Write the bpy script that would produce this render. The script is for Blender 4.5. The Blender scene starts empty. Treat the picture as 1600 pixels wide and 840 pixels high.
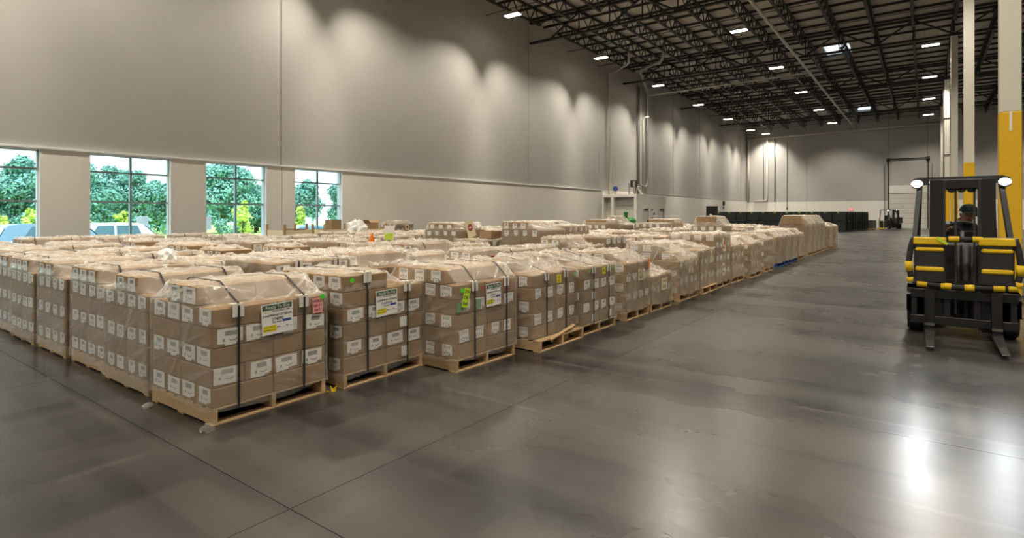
import bpy, bmesh, math, random
from mathutils import Vector, Matrix, Euler, noise as mnoise
random.seed(11)
SC = bpy.context.scene
COL = SC.collection
R = math.radians

# ------------------------------------------------------------------ camera
cam_d = bpy.data.cameras.new('camera')
cam = bpy.data.objects.new('camera', cam_d)
COL.objects.link(cam)
cam.location = (0, 0, 1.6)
cam.rotation_euler = (R(90), 0, R(36.364))
cam_d.sensor_width = 36.0
cam_d.lens = 36.0 * 876.0 / 1600.0
cam_d.shift_y = -85.0 / 1600.0
cam_d.clip_start = 0.05
cam_d.clip_end = 500
SC.camera = cam

# ------------------------------------------------------------------ exposure, world, sun
SC.view_settings.view_transform = 'Standard'
SC.view_settings.look = 'None'
SC.view_settings.gamma = 1.0
SC.view_settings.use_curve_mapping = False
SC.view_settings.exposure = 0.42
SC.cycles.transparent_max_bounces = 40
SC.cycles.max_bounces = 8
SC.cycles.diffuse_bounces = 4
SC.cycles.glossy_bounces = 3
SC.cycles.caustics_reflective = False
SC.cycles.caustics_refractive = False
SC.cycles.sample_clamp_indirect = 6.0
SC.cycles.use_denoising = True
LAMP_W = 1900.0          # each of the two beams of a high bay fixture
LAMP_COL = (1.0, 0.905, 0.76)
HEAD_W = 55.0           # each headlamp of the forklift

world = bpy.data.worlds.new('sky')
SC.world = world
world.use_nodes = True
wn = world.node_tree.nodes
wl = world.node_tree.links
wn.clear()
w_out = wn.new('ShaderNodeOutputWorld')
w_bg = wn.new('ShaderNodeBackground')
w_tc = wn.new('ShaderNodeTexCoord')
w_sep = wn.new('ShaderNodeSeparateXYZ')
w_ramp = wn.new('ShaderNodeValToRGB')
w_ramp.color_ramp.elements[0].position = 0.0
w_ramp.color_ramp.elements[0].color = (0.62, 0.85, 0.95, 1)
w_ramp.color_ramp.elements[1].position = 0.6
w_ramp.color_ramp.elements[1].color = (0.30, 0.56, 0.88, 1)
w_map = wn.new('ShaderNodeMapping')
w_map.inputs['Scale'].default_value = (1.0, 1.0, 3.5)
w_noise = wn.new('ShaderNodeTexNoise')
w_noise.inputs['Scale'].default_value = 4.5
w_noise.inputs['Detail'].default_value = 6
w_cr = wn.new('ShaderNodeValToRGB')
w_cr.color_ramp.elements[0].position = 0.46
w_cr.color_ramp.elements[0].color = (0, 0, 0, 1)
w_cr.color_ramp.elements[1].position = 0.66
w_cr.color_ramp.elements[1].color = (1, 1, 1, 1)
w_mix = wn.new('ShaderNodeMix')
w_mix.data_type = 'RGBA'
w_mix.inputs['B'].default_value = (0.86, 0.95, 1.0, 1)
wl.new(w_tc.outputs['Generated'], w_sep.inputs[0])
wl.new(w_sep.outputs['Z'], w_ramp.inputs[0])
wl.new(w_tc.outputs['Generated'], w_map.inputs[0])
wl.new(w_map.outputs[0], w_noise.inputs['Vector'])
wl.new(w_noise.outputs[0], w_cr.inputs[0])
wl.new(w_cr.outputs[0], w_mix.inputs['Factor'])
wl.new(w_ramp.outputs[0], w_mix.inputs['A'])
wl.new(w_mix.outputs['Result'], w_bg.inputs[0])
w_bg.inputs[1].default_value = 2.3
wl.new(w_bg.outputs[0], w_out.inputs[0])

sun_d = bpy.data.lights.new('sun', 'SUN')
sun_d.energy = 5.0
sun_d.angle = R(1.0)
sun_d.color = (1.0, 0.96, 0.88)
sun = bpy.data.objects.new('sun', sun_d)
COL.objects.link(sun)
sun.rotation_euler = Vector((-0.36, 0.2, -0.9)).to_track_quat('-Z', 'Y').to_euler()


# ------------------------------------------------------------------ material helpers
class NX:
    """a tiny expression wrapper round Math nodes"""
    def __init__(self, nt, sock): self.nt, self.s = nt, sock
    def _m(self, op, b=None, c=None):
        n = self.nt.nodes.new('ShaderNodeMath'); n.operation = op
        for i, v in enumerate((self, b, c)):
            if v is None: continue
            if isinstance(v, NX): self.nt.links.new(v.s, n.inputs[i])
            else: n.inputs[i].default_value = v
        return NX(self.nt, n.outputs[0])
    def __add__(s, o): return s._m('ADD', o)
    def __sub__(s, o): return s._m('SUBTRACT', o)
    def __mul__(s, o): return s._m('MULTIPLY', o)
    def gt(s, o): return s._m('GREATER_THAN', o)
    def lt(s, o): return s._m('LESS_THAN', o)
    def abs(s): return s._m('ABSOLUTE')
    def mx(s, o): return s._m('MAXIMUM', o)
    def mn(s, o): return s._m('MINIMUM', o)
    def frac(s): return s._m('FRACT')
    def floor(s): return s._m('FLOOR')


def new_mat(name):
    m = bpy.data.materials.new(name)
    m.use_nodes = True
    nt = m.node_tree
    b = nt.nodes['Principled BSDF']
    return m, nt, b


def noise_tex(nt, scale, detail=3, vec=None, stretch=None, rough=0.55, coord='Object'):
    t = nt.nodes.new('ShaderNodeTexNoise')
    t.inputs['Scale'].default_value = scale
    t.inputs['Detail'].default_value = detail
    t.inputs['Roughness'].default_value = rough
    if vec is None:
        if coord == 'World':
            g = nt.nodes.new('ShaderNodeNewGeometry'); vec = g.outputs['Position']
        else:
            g = nt.nodes.new('ShaderNodeTexCoord'); vec = g.outputs[coord]
    if stretch:
        mp = nt.nodes.new('ShaderNodeMapping'); mp.inputs['Scale'].default_value = stretch
        nt.links.new(vec, mp.inputs[0]); vec = mp.outputs[0]
    nt.links.new(vec, t.inputs['Vector'])
    return NX(nt, t.outputs[0])


def mixc(nt, fac, a, b):
    n = nt.nodes.new('ShaderNodeMix'); n.data_type = 'RGBA'
    for key, v in (('Factor', fac), ('A', a), ('B', b)):
        if isinstance(v, NX): nt.links.new(v.s, n.inputs[key])
        elif isinstance(v, (tuple, list)): n.inputs[key].default_value = (*v[:3], 1)
        elif isinstance(v, (int, float)): n.inputs[key].default_value = v
        else: nt.links.new(v, n.inputs[key])
    return n.outputs['Result']


def smooth(nt, x, lo, hi):
    n = nt.nodes.new('ShaderNodeMapRange'); n.interpolation_type = 'SMOOTHSTEP'
    nt.links.new(x.s, n.inputs[0])
    n.inputs[1].default_value = lo; n.inputs[2].default_value = hi
    return NX(nt, n.outputs[0])


def bump(nt, b, h, strength=0.2, dist=0.01):
    n = nt.nodes.new('ShaderNodeBump')
    n.inputs['Strength'].default_value = strength
    n.inputs['Distance'].default_value = dist
    nt.links.new(h.s, n.inputs['Height'])
    nt.links.new(n.outputs[0], b.inputs['Normal'])


def simple(name, col, rough=0.6, metal=0.0, var=0.12, scale=8.0, rnd=0.0, bmp=0.0, spec=0.5, coord='Object', stretch=None):
    """plain procedural material: a base colour with a little noise and, if asked, a tone of its own per object"""
    m, nt, b = new_mat(name)
    n = noise_tex(nt, scale, 3, coord=coord, stretch=stretch)
    dark = tuple(c * (1 - var) for c in col); lite = tuple(min(1, c * (1 + var)) for c in col)
    c = mixc(nt, n, dark, lite)
    if rnd:
        oi = nt.nodes.new('ShaderNodeObjectInfo')
        r = NX(nt, oi.outputs['Random'])
        hv = nt.nodes.new('ShaderNodeHueSaturation')
        nt.links.new(c, hv.inputs['Color'])
        nt.links.new((r * (2 * rnd) + (1 - rnd)).s, hv.inputs['Value'])
        c = hv.outputs[0]
    nt.links.new(c, b.inputs['Base Color'])
    b.inputs['Roughness'].default_value = rough
    b.inputs['Metallic'].default_value = metal
    b.inputs['Specular IOR Level'].default_value = spec
    if bmp: bump(nt, b, n, bmp)
    return m


def emit(name, col, strength):
    m, nt, b = new_mat(name)
    b.inputs['Base Color'].default_value = (*col, 1)
    b.inputs['Emission Color'].default_value = (*col, 1)
    b.inputs['Emission Strength'].default_value = strength
    return m


M = {}
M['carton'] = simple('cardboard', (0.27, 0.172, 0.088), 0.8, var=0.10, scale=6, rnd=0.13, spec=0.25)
M['carton_top'] = simple('cardboard_light', (0.34, 0.228, 0.125), 0.8, var=0.10, scale=6, rnd=0.12, spec=0.25)  # paler cardboard; puts overhead light into the colour of the top cartons
M['wood'] = simple('pallet_wood', (0.50, 0.34, 0.185), 0.75, var=0.3, scale=3, rnd=0.18, stretch=(1, 6, 6), spec=0.25)
M['blue_wood'] = simple('blue_painted_wood', (0.02, 0.07, 0.30), 0.6, var=0.2, scale=5, rnd=0.1)
M['strap'] = simple('black_strap', (0.018, 0.018, 0.02), 0.4)
M['board'] = simple('white_card', (0.74, 0.70, 0.62), 0.7, var=0.05)
M['white'] = simple('white_paper', (0.80, 0.79, 0.76), 0.7, var=0.03)
M['green_dot'] = simple('green_sticker', (0.07, 0.75, 0.02), 0.6, var=0.04)
M['lime'] = simple('lime_paper', (0.55, 0.78, 0.04), 0.7, var=0.06)
M['pink'] = simple('pink_paper', (0.85, 0.36, 0.33), 0.7, var=0.06)
M['yellow_tag'] = simple('yellow_sticker', (0.86, 0.75, 0.02), 0.6, var=0.05)
M['ink'] = simple('black_ink', (0.02, 0.02, 0.022), 0.6)
M['head_green'] = simple('dark_green_print', (0.05, 0.115, 0.065), 0.6)
M['blue_ink'] = simple('blue_ink', (0.03, 0.07, 0.30), 0.6)
M['red_ink'] = simple('red_ink', (0.42, 0.03, 0.03), 0.6)
M['green_ink'] = simple('green_tape', (0.14, 0.33, 0.14), 0.6)
M['orange'] = simple('orange_plastic', (0.9, 0.22, 0.02), 0.5)
M['wall_up'] = simple('taupe_wall_paint', (0.46, 0.452, 0.43), 0.62, var=0.05, scale=1.1, bmp=0.04)
M['wall_low'] = simple('white_wall_paint', (0.85, 0.83, 0.77), 0.6, var=0.03, scale=1.3)
M['joint'] = simple('dark_joint_sealant', (0.03, 0.028, 0.026), 0.9)
M['steel_dark'] = simple('black_painted_steel', (0.017, 0.015, 0.014), 0.55, var=0.3, scale=2)
M['deck'] = simple('painted_roof_deck', (0.66, 0.62, 0.55), 0.8, var=0.12, scale=0.6, coord='Object')
M['purlin'] = simple('dark_purlin', (0.035, 0.032, 0.03), 0.7)
M['frame'] = simple('aluminium_frame', (0.30, 0.38, 0.40), 0.4, metal=0.3)
M['jamb'] = simple('white_jamb', (0.86, 0.88, 0.86), 0.5, var=0.03)
M['col_white'] = simple('white_column_paint', (0.70, 0.67, 0.58), 0.5, var=0.03)
M['col_yellow'] = simple('yellow_column_paint', (0.80, 0.47, 0.008), 0.5, var=0.05)
M['pipe'] = simple('pale_pipe', (0.60, 0.57, 0.50), 0.4, var=0.05)
M['pipe_grey'] = simple('galvanised_pipe', (0.32, 0.31, 0.29), 0.35, metal=0.6)
M['pipe_dark'] = simple('dark_pipe', (0.06, 0.055, 0.05), 0.5)
M['fixture'] = simple('fixture_housing', (0.5, 0.5, 0.48), 0.4, metal=0.4)
M['lens'] = emit('lamp_lens', (1.0, 0.90, 0.72), 14.0)
M['headlens'] = emit('headlamp_lens', (0.88, 0.95, 1.0), 20.0)
M['far_head'] = emit('far_headlamp_lens', (0.95, 0.97, 1.0), 6.0)
M['exit_red'] = emit('exit_sign_face', (1.0, 0.10, 0.12), 2.0)
M['fork_black'] = simple('black_machine_paint', (0.012, 0.012, 0.013), 0.42, var=0.25, scale=5)
M['fork_grey'] = simple('worn_dark_grey', (0.035, 0.035, 0.037), 0.6, var=0.3, scale=6)
M['steel_worn'] = simple('worn_steel', (0.30, 0.28, 0.25), 0.35, metal=0.8, var=0.3)
M['pad_black'] = simple('black_padding', (0.022, 0.020, 0.022), 0.75, bmp=0.3, scale=14)
M['pad_yellow'] = simple('yellow_tape', (0.80, 0.52, 0.01), 0.6, var=0.14, scale=9, bmp=0.25)
M['rubber'] = simple('black_rubber', (0.015, 0.015, 0.015), 0.8, bmp=0.2)
M['skin'] = simple('skin', (0.22, 0.12, 0.08), 0.6)
M['jacket'] = simple('black_jacket', (0.012, 0.013, 0.017), 0.85, bmp=0.2)
M['trouser'] = simple('dark_trousers', (0.02, 0.022, 0.03), 0.85)
M['cap'] = simple('dark_green_cap', (0.003, 0.015, 0.010), 0.9)
M['black_wrap'] = simple('black_film', (0.022, 0.030, 0.027), 0.2, var=0.6, scale=5, bmp=0.6)
M['black_matt'] = simple('black_panel', (0.012, 0.012, 0.012), 0.6)
M['grey_load'] = simple('grey_load', (0.10, 0.095, 0.09), 0.5, var=0.5, scale=6)
M['green_machine'] = simple('green_paint', (0.015, 0.22, 0.03), 0.5)
M['door_white'] = simple('white_door_paint', (0.68, 0.66, 0.60), 0.5, var=0.03)
M['bark'] = simple('bark', (0.10, 0.075, 0.05), 0.9, bmp=0.5)
M['leaf'] = simple('leaf_green', (0.135, 0.31, 0.235), 0.6, var=0.3, scale=0.35, rnd=0.2)
M['leaf_pale'] = simple('leaf_yellow_green', (0.50, 0.62, 0.12), 0.6, var=0.3, scale=0.5, rnd=0.15)
M['grass'] = simple('meadow_grass', (0.50, 0.64, 0.16), 0.9, var=0.35, scale=0.8, bmp=0.3)
M['asphalt'] = simple('asphalt', (0.26, 0.26, 0.25), 0.9, var=0.12, scale=3)
M['car_white'] = simple('white_car_paint', (0.78, 0.80, 0.80), 0.25)
M['car_blue'] = simple('blue_car_paint', (0.25, 0.42, 0.55), 0.25)
M['car_glass'] = simple('car_glass', (0.25, 0.45, 0.52), 0.1)
M['sign_grey'] = simple('sign_back', (0.50, 0.54, 0.54), 0.5, metal=0.3)
M['plastic_white'] = simple('crumpled_film', (0.82, 0.82, 0.80), 0.35, bmp=0.6, scale=20)
M['yellow_plastic'] = simple('yellow_plastic', (0.85, 0.60, 0.01), 0.5)
M['red_box'] = simple('red_label', (0.5, 0.03, 0.02), 0.6)
M['cream'] = simple('cream_card', (0.82, 0.72, 0.47), 0.7, var=0.04)


def floor_material():
    m, nt, b = new_mat('polished_concrete')
    big = noise_tex(nt, 0.35, 4, coord='World')
    fine = noise_tex(nt, 4.0, 2, coord='World', rough=0.5)
    band = noise_tex(nt, 1.0, 3, coord='World', stretch=(0.05, 0.85, 1))
    band2 = noise_tex(nt, 1.0, 2, coord='World', stretch=(0.9, 0.06, 1))
    oi = nt.nodes.new('ShaderNodeObjectInfo')
    rnd = NX(nt, oi.outputs['Random'])
    t = smooth(nt, band, 0.38, 0.62) * 0.22 + smooth(nt, band2, 0.38, 0.64) * 0.16 + big * 0.40 + fine * 0.14 + rnd * 0.24
    g = nt.nodes.new('ShaderNodeNewGeometry')
    def patches(sx, sy, rot):
        mp = nt.nodes.new('ShaderNodeMapping'); mp.inputs['Scale'].default_value = (sx, sy, 1); mp.inputs['Rotation'].default_value = (0, 0, rot)
        nt.links.new(g.outputs['Position'], mp.inputs[0])
        br = nt.nodes.new('ShaderNodeTexBrick')
        br.inputs['Color1'].default_value = (0, 0, 0, 1); br.inputs['Color2'].default_value = (1, 1, 1, 1); br.inputs['Mortar'].default_value = (.55, .55, .55, 1)
        br.inputs['Scale'].default_value = 1.0; br.inputs['Mortar Size'].default_value = 0.02; br.inputs['Mortar Smooth'].default_value = 1.0
        nt.links.new(mp.outputs[0], br.inputs['Vector'])
        return NX(nt, br.outputs['Color'])
    t = t + (patches(.42, .30, 0) - .5) * .36 * smooth(nt, big, .35, .6) + (patches(.11, .36, 0) - .5) * .28
    # scuffed lighter lines and a darker cured strip across the aisle, as worn into the slab
    sp = nt.nodes.new('ShaderNodeSeparateXYZ'); nt.links.new(g.outputs['Position'], sp.inputs[0])
    X, Y = NX(nt, sp.outputs[0]), NX(nt, sp.outputs[1])
    wear = smooth(nt, noise_tex(nt, 1.3, 2, coord='World'), .35, .6)
    for yc, wd, am in ((3.80, .035, .42), (5.18, .03, .34), (6.05, .03, .28), (4.94, .07, .16)):
        t = t + smooth(nt, (Y - yc).abs(), wd, wd * .3) * wear * X.gt(-3.6) * am
    t = t - smooth(nt, (Y - 5.62).abs(), .42, .36) * X.gt(-3.4) * .16 - smooth(nt, (Y - 7.0).abs(), .34, .28) * X.gt(-2.6) * .10
    for xc, wd, am in ((-2.55, .10, .16), (-4.2, .05, .18), (-5.6, .12, .14)):
        t = t + smooth(nt, (X - xc).abs(), wd, wd * .4) * wear * Y.lt(2.2) * am
    c = mixc(nt, smooth(nt, t, 0.18, 1.0), (0.013, 0.0128, 0.0123), (0.080, 0.0755, 0.069))
    nt.links.new(c, b.inputs['Base Color'])
    rr = smooth(nt, band, 0.3, 0.7) * 0.04 + smooth(nt, big, 0.3, 0.7) * 0.05 + fine * 0.03 + 0.225
    nt.links.new(rr.s, b.inputs['Roughness'])
    b.inputs['Specular IOR Level'].default_value = 0.55
    hh = noise_tex(nt, 3.2, 2, coord='World', stretch=(0.7, 1.4, 1))
    bump(nt, b, hh, 0.04, 0.02)
    return m


M['floor'] = floor_material()
M['floor_joint'] = simple('joint_filler', (0.05, 0.047, 0.043), 0.7)


def film_material(name, haze, tint, rough, sk=1.0):
    """clear stretch film: mostly see-through, milky and glossy along its wrinkles and at grazing angles"""
    m, nt, b = new_mat(name)
    nt.nodes.remove(b)
    out = nt.nodes['Material Output']
    tr = nt.nodes.new('ShaderNodeBsdfTransparent')
    p = nt.nodes.new('ShaderNodeBsdfPrincipled')
    p.inputs['Base Color'].default_value = (*tint, 1)
    p.inputs['Roughness'].default_value = rough
    p.inputs['Specular IOR Level'].default_value = 0.9
    def streak(scale, rot, st):
        g = nt.nodes.new('ShaderNodeTexCoord')
        m1 = nt.nodes.new('ShaderNodeMapping'); m1.inputs['Rotation'].default_value = rot
        nt.links.new(g.outputs['Object'], m1.inputs[0])
        return noise_tex(nt, scale, 2, vec=m1.outputs[0], stretch=st, rough=0.5)
    w1 = noise_tex(nt, 1.8, 2, rough=0.5)
    w2 = streak(2.0, (R(24), R(18), 0), (0.5, 0.5, 9.0))
    w3 = streak(2.0, (R(-52), R(40), R(10)), (0.45, 0.45, 8.0))
    lw = nt.nodes.new('ShaderNodeLayerWeight'); lw.inputs[0].default_value = 0.35
    face = NX(nt, lw.outputs['Facing'])
    fac = smooth(nt, w1, 0.35, 0.75) * (haze * 0.45) + smooth(nt, w2, 0.52, 0.74) * (haze * 0.8 * sk) + smooth(nt, w3, 0.56, 0.76) * (haze * 0.7 * sk) + face * face * 0.42 + haze * 0.42
    fac = fac.mn(0.82)
    mx = nt.nodes.new('ShaderNodeMixShader')
    nt.links.new(fac.s, mx.inputs[0])
    nt.links.new(tr.outputs[0], mx.inputs[1])
    nt.links.new(p.outputs[0], mx.inputs[2])
    nt.links.new(mx.outputs[0], out.inputs[0])
    bump(nt, p, w3 * 0.5 + w2 * 0.5, 0.6, 0.06)
    return m


M['film'] = film_material('stretch_film', 0.18, (0.82, 0.77, 0.68), 0.18)
M['film_thick'] = film_material('stretch_film_thick', 0.30, (0.74, 0.69, 0.60), 0.26, 0.5)
M['film_cloudy'] = film_material('cloudy_stretch_film', 0.50, (0.62, 0.53, 0.41), 0.28, 0.35)
M['film_top'] = film_material('loose_lit_top_film', 0.36, (0.86, 0.81, 0.71), 0.18, 0.9)  # loose doubled film, also whitened to carry the overhead light on load tops


def glass_material():
    m, nt, b = new_mat('tinted_glass')
    nt.nodes.remove(b)
    out = nt.nodes['Material Output']
    tr = nt.nodes.new('ShaderNodeBsdfTransparent'); tr.inputs[0].default_value = (0.84, 0.97, 0.97, 1)
    gl = nt.nodes.new('ShaderNodeBsdfGlossy'); gl.inputs['Roughness'].default_value = 0.02
    gl.inputs['Color'].default_value = (0.8, 0.9, 0.9, 1)
    fr = nt.nodes.new('ShaderNodeFresnel'); fr.inputs[0].default_value = 1.45
    n = noise_tex(nt, 2.0, 2)
    mx = nt.nodes.new('ShaderNodeMixShader')
    nt.links.new((NX(nt, fr.outputs[0]) * 0.8 + n * 0.01).s, mx.inputs[0])
    nt.links.new(tr.outputs[0], mx.inputs[1]); nt.links.new(gl.outputs[0], mx.inputs[2])
    nt.links.new(mx.outputs[0], out.inputs[0])
    return m


M['glass'] = glass_material()


def skylight_material():
    m, nt, b = new_mat('translucent_dome')
    nt.nodes.remove(b)
    out = nt.nodes['Material Output']
    t = nt.nodes.new('ShaderNodeBsdfTranslucent'); t.inputs[0].default_value = (0.9, 0.93, 0.95, 1)
    tr = nt.nodes.new('ShaderNodeBsdfTransparent'); tr.inputs[0].default_value = (0.85, 0.9, 0.92, 1)
    n = noise_tex(nt, 1.0, 2)
    mx = nt.nodes.new('ShaderNodeMixShader')
    nt.links.new((n * 0.2 + 0.4).s, mx.inputs[0])
    nt.links.new(t.outputs[0], mx.inputs[1]); nt.links.new(tr.outputs[0], mx.inputs[2])
    nt.links.new(mx.outputs[0], out.inputs[0])
    return m


M['skylight'] = skylight_material()


def print_material(name, variant):
    """white shipping label with smudged print: a text block, a small mark and a curved line"""
    m, nt, b = new_mat(name)
    tc = nt.nodes.new('ShaderNodeTexCoord')
    sp = nt.nodes.new('ShaderNodeSeparateXYZ')
    nt.links.new(tc.outputs['UV'], sp.inputs[0])
    u, v = NX(nt, sp.outputs[0]), NX(nt, sp.outputs[1])
    def rect(u0, u1, v0, v1): return u.gt(u0) * u.lt(u1) * v.gt(v0) * v.lt(v1)
    oi = nt.nodes.new('ShaderNodeObjectInfo')
    rnd = NX(nt, oi.outputs['Random'])
    wv = nt.nodes.new('ShaderNodeTexNoise'); wv.inputs['Scale'].default_value = 14
    mp = nt.nodes.new('ShaderNodeMapping'); mp.inputs['Scale'].default_value = (1.6, 1.0, 1)
    nt.links.new(tc.outputs['UV'], mp.inputs[0]); nt.links.new(mp.outputs[0], wv.inputs['Vector'])
    nz = NX(nt, wv.outputs[0])
    lines = (v * 11.0).frac().gt(0.38)
    if variant == 0:
        k = rect(0.28, 0.76, 0.58, 0.86) * nz.gt(0.36) + rect(0.20, 0.29, 0.24, 0.42)
        arc = (v - ((u - 0.60) * (u - 0.60) * 3.0 + 0.27)).abs().lt(0.04) * u.gt(0.44) * u.lt(0.78) * nz.gt(0.4)
        k = k + arc
    elif variant == 1:
        k = rect(0.14, 0.86, 0.64, 0.90) * lines * nz.gt(0.40) + rect(0.16, 0.28, 0.16, 0.34) + rect(0.72, 0.84, 0.16, 0.34)
        k = k + (v - ((u - 0.5) * (u - 0.5) * 3.0 + 0.30)).abs().lt(0.05) * u.gt(0.32) * u.lt(0.66) * nz.gt(0.42)
        k = k + rect(0.40, 0.62, 0.10, 0.2) * nz.gt(0.5)
    else:
        k = rect(0.2, 0.8, 0.2, 0.8) * nz.gt(0.66) * lines
    k = k.mn(1.0) * (rnd * 0.2 + 0.55)
    c = mixc(nt, k, (0.80, 0.79, 0.76), (0.06, 0.06, 0.07))
    nt.links.new(c, b.inputs['Base Color'])
    b.inputs['Roughness'].default_value = 0.6
    return m


M['label0'] = print_material('shipping_label_print', 0)
M['label1'] = print_material('shipping_label_print_dense', 1)
M['label2'] = print_material('shipping_label_plain', 2)

# ------------------------------------------------------------------ object helpers
KIDS = {}


def link(o, parent=None):
    COL.objects.link(o)
    if parent is not None:
        o.parent = parent
        KIDS.setdefault(parent, []).append(o)
    return o


def mk(name, bm, mats, parent=None, loc=(0, 0, 0), rot=(0, 0, 0), shade=False, kind=None, label=None):
    me = bpy.data.meshes.new(name)
    bm.normal_update()
    bm.to_mesh(me); bm.free()
    for m in (mats if isinstance(mats, (list, tuple)) else [mats]):
        me.materials.append(M[m] if isinstance(m, str) else m)
    if shade:
        for p in me.polygons: p.use_smooth = True
    return inst(name, me, parent, loc, rot, kind, label)


def inst(name, me, parent=None, loc=(0, 0, 0), rot=(0, 0, 0), kind=None, label=None):
    o = bpy.data.objects.new(name, me)
    o.location = loc; o.rotation_euler = rot
    if kind: o['kind'] = kind
    if label: o['label'] = label
    return link(o, parent)


def tag(o, label=None, cat=None, group=None, kind=None):
    if label: o['label'] = label
    if cat: o['category'] = cat
    if group: o['group'] = group
    if kind: o['kind'] = kind
    return o


def empty(name, loc=(0, 0, 0), rz=0.0, label=None, cat=None, group=None, kind=None):
    o = bpy.data.objects.new(name, None)
    o.empty_display_size = 0.2
    o.location = loc; o.rotation_euler = (0, 0, rz)
    link(o)
    return tag(o, label, cat, group, kind)


def copy_tree(o, parent=None):
    c = o.copy(); link(c, parent)
    for ch in KIDS.get(o, ()): copy_tree(ch, c)
    return c


def bx(bm, x0, x1, y0, y1, z0, z1, mi=0, bev=0.0):
    vs = [bm.verts.new(p) for p in ((x0, y0, z0), (x1, y0, z0), (x1, y1, z0), (x0, y1, z0), (x0, y0, z1), (x1, y0, z1), (x1, y1, z1), (x0, y1, z1))]
    fs = []
    for q in ((3, 2, 1, 0), (4, 5, 6, 7), (0, 1, 5, 4), (1, 2, 6, 5), (2, 3, 7, 6), (3, 0, 4, 7)):
        f = bm.faces.new([vs[i] for i in q]); f.material_index = mi; fs.append(f)
    if bev:
        es = list({e for f in fs for e in f.edges})
        r = bmesh.ops.bevel(bm, geom=es, offset=bev, segments=1, affect='EDGES')
        for f in r['faces']: f.material_index = mi
    return vs


def BM(): return bmesh.new()


def box_bm(x0, x1, y0, y1, z0, z1, bev=0.0):
    bm = BM(); bx(bm, x0, x1, y0, y1, z0, z1, 0, bev); return bm


def bar(bm, a, b, w, h=None, mi=0, up=(0, 0, 1)):
    """square bar between two points"""
    h = h or w
    a, b = Vector(a), Vector(b)
    d = (b - a).normalized()
    u = Vector(up)
    if abs(d.dot(u)) > 0.98: u = Vector((0, 1, 0))
    s = d.cross(u).normalized(); t = s.cross(d).normalized()
    ring = []
    for p in (a, b):
        ring.append([bm.verts.new(p + s * sx * w / 2 + t * sy * h / 2) for sx, sy in ((-1, -1), (1, -1), (1, 1), (-1, 1))])
    for i in range(4):
        f = bm.faces.new((ring[0][i], ring[0][(i + 1) % 4], ring[1][(i + 1) % 4], ring[1][i])); f.material_index = mi
    f = bm.faces.new(ring[0][::-1]); f.material_index = mi
    f = bm.faces.new(ring[1]); f.material_index = mi


def tube(bm, pts, r, seg=10, mi=0, cap=True):
    pts = [Vector(p) for p in pts]
    rings = []
    prev = None
    for i, p in enumerate(pts):
        rr = r[i] if isinstance(r, (list, tuple)) else r
        if i == 0: d = pts[1] - pts[0]
        elif i == len(pts) - 1: d = pts[-1] - pts[-2]
        else: d = (pts[i + 1] - p).normalized() + (p - pts[i - 1]).normalized()
        d.normalize()
        if prev is None:
            u = Vector((0, 0, 1)) if abs(d.z) < 0.95 else Vector((1, 0, 0))
            s = d.cross(u).normalized()
        else:
            s = (prev - d * prev.dot(d)).normalized()
        prev = s
        t = d.cross(s)
        rings.append([bm.verts.new(p + (s * math.cos(k * 2 * math.pi / seg) + t * math.sin(k * 2 * math.pi / seg)) * rr) for k in range(seg)])
    for a, b in zip(rings, rings[1:]):
        for k in range(seg):
            f = bm.faces.new((a[k], a[(k + 1) % seg], b[(k + 1) % seg], b[k])); f.material_index = mi; f.smooth = True
    if cap:
        f = bm.faces.new(rings[0][::-1]); f.material_index = mi
        f = bm.faces.new(rings[-1]); f.material_index = mi


def bend(pts, r=0.15, n=4):
    """round the corners of a polyline"""
    pts = [Vector(p) for p in pts]
    out = [pts[0]]
    for i in range(1, len(pts) - 1):
        a = pts[i] + (pts[i - 1] - pts[i]).normalized() * r
        c = pts[i] + (pts[i + 1] - pts[i]).normalized() * r
        for k in range(n + 1):
            t = k / n
            out.append(a.lerp(pts[i], t).lerp(pts[i].lerp(c, t), t))
    out.append(pts[-1])
    return out


def lathe(bm, prof, seg=20, axis='Z', mi=0, at=(0, 0, 0)):
    rings = []
    for r, h in prof:
        ring = []
        for k in range(seg):
            a = k * 2 * math.pi / seg
            p = (r * math.cos(a), r * math.sin(a), h)
            if axis == 'X': p = (h, p[0], p[1])
            if axis == 'Y': p = (p[0], h, p[1])
            ring.append(bm.verts.new((p[0] + at[0], p[1] + at[1], p[2] + at[2])))
        rings.append(ring)
    for a, b in zip(rings, rings[1:]):
        for k in range(seg):
            f = bm.faces.new((a[k], a[(k + 1) % seg], b[(k + 1) % seg], b[k])); f.material_index = mi
    f = bm.faces.new(rings[0][::-1]); f.material_index = mi
    f = bm.faces.new(rings[-1]); f.material_index = mi


def fix_normals(bm):
    bmesh.ops.recalc_face_normals(bm, faces=bm.faces[:])
    return bm


_TX = {}
def text_part(name, txt, size, mat, parent, loc, rot, depth=0.0008):
    """flat lettering as a mesh"""
    key = (txt, size)
    if key not in _TX:
        cu = bpy.data.curves.new('lettering', 'FONT')
        cu.body = txt; cu.size = size; cu.align_x = 'CENTER'; cu.align_y = 'CENTER'
        cu.resolution_u = 2; cu.extrude = depth / 2
        o = bpy.data.objects.new('lettering', cu); COL.objects.link(o)
        dg = bpy.context.evaluated_depsgraph_get()
        me = bpy.data.meshes.new_from_object(o.evaluated_get(dg))
        COL.objects.unlink(o); bpy.data.objects.remove(o)
        _TX[key] = me
    me = _TX[key].copy(); me.materials.clear(); me.materials.append(M[mat])
    return inst(name, me, parent, loc, rot)


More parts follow.
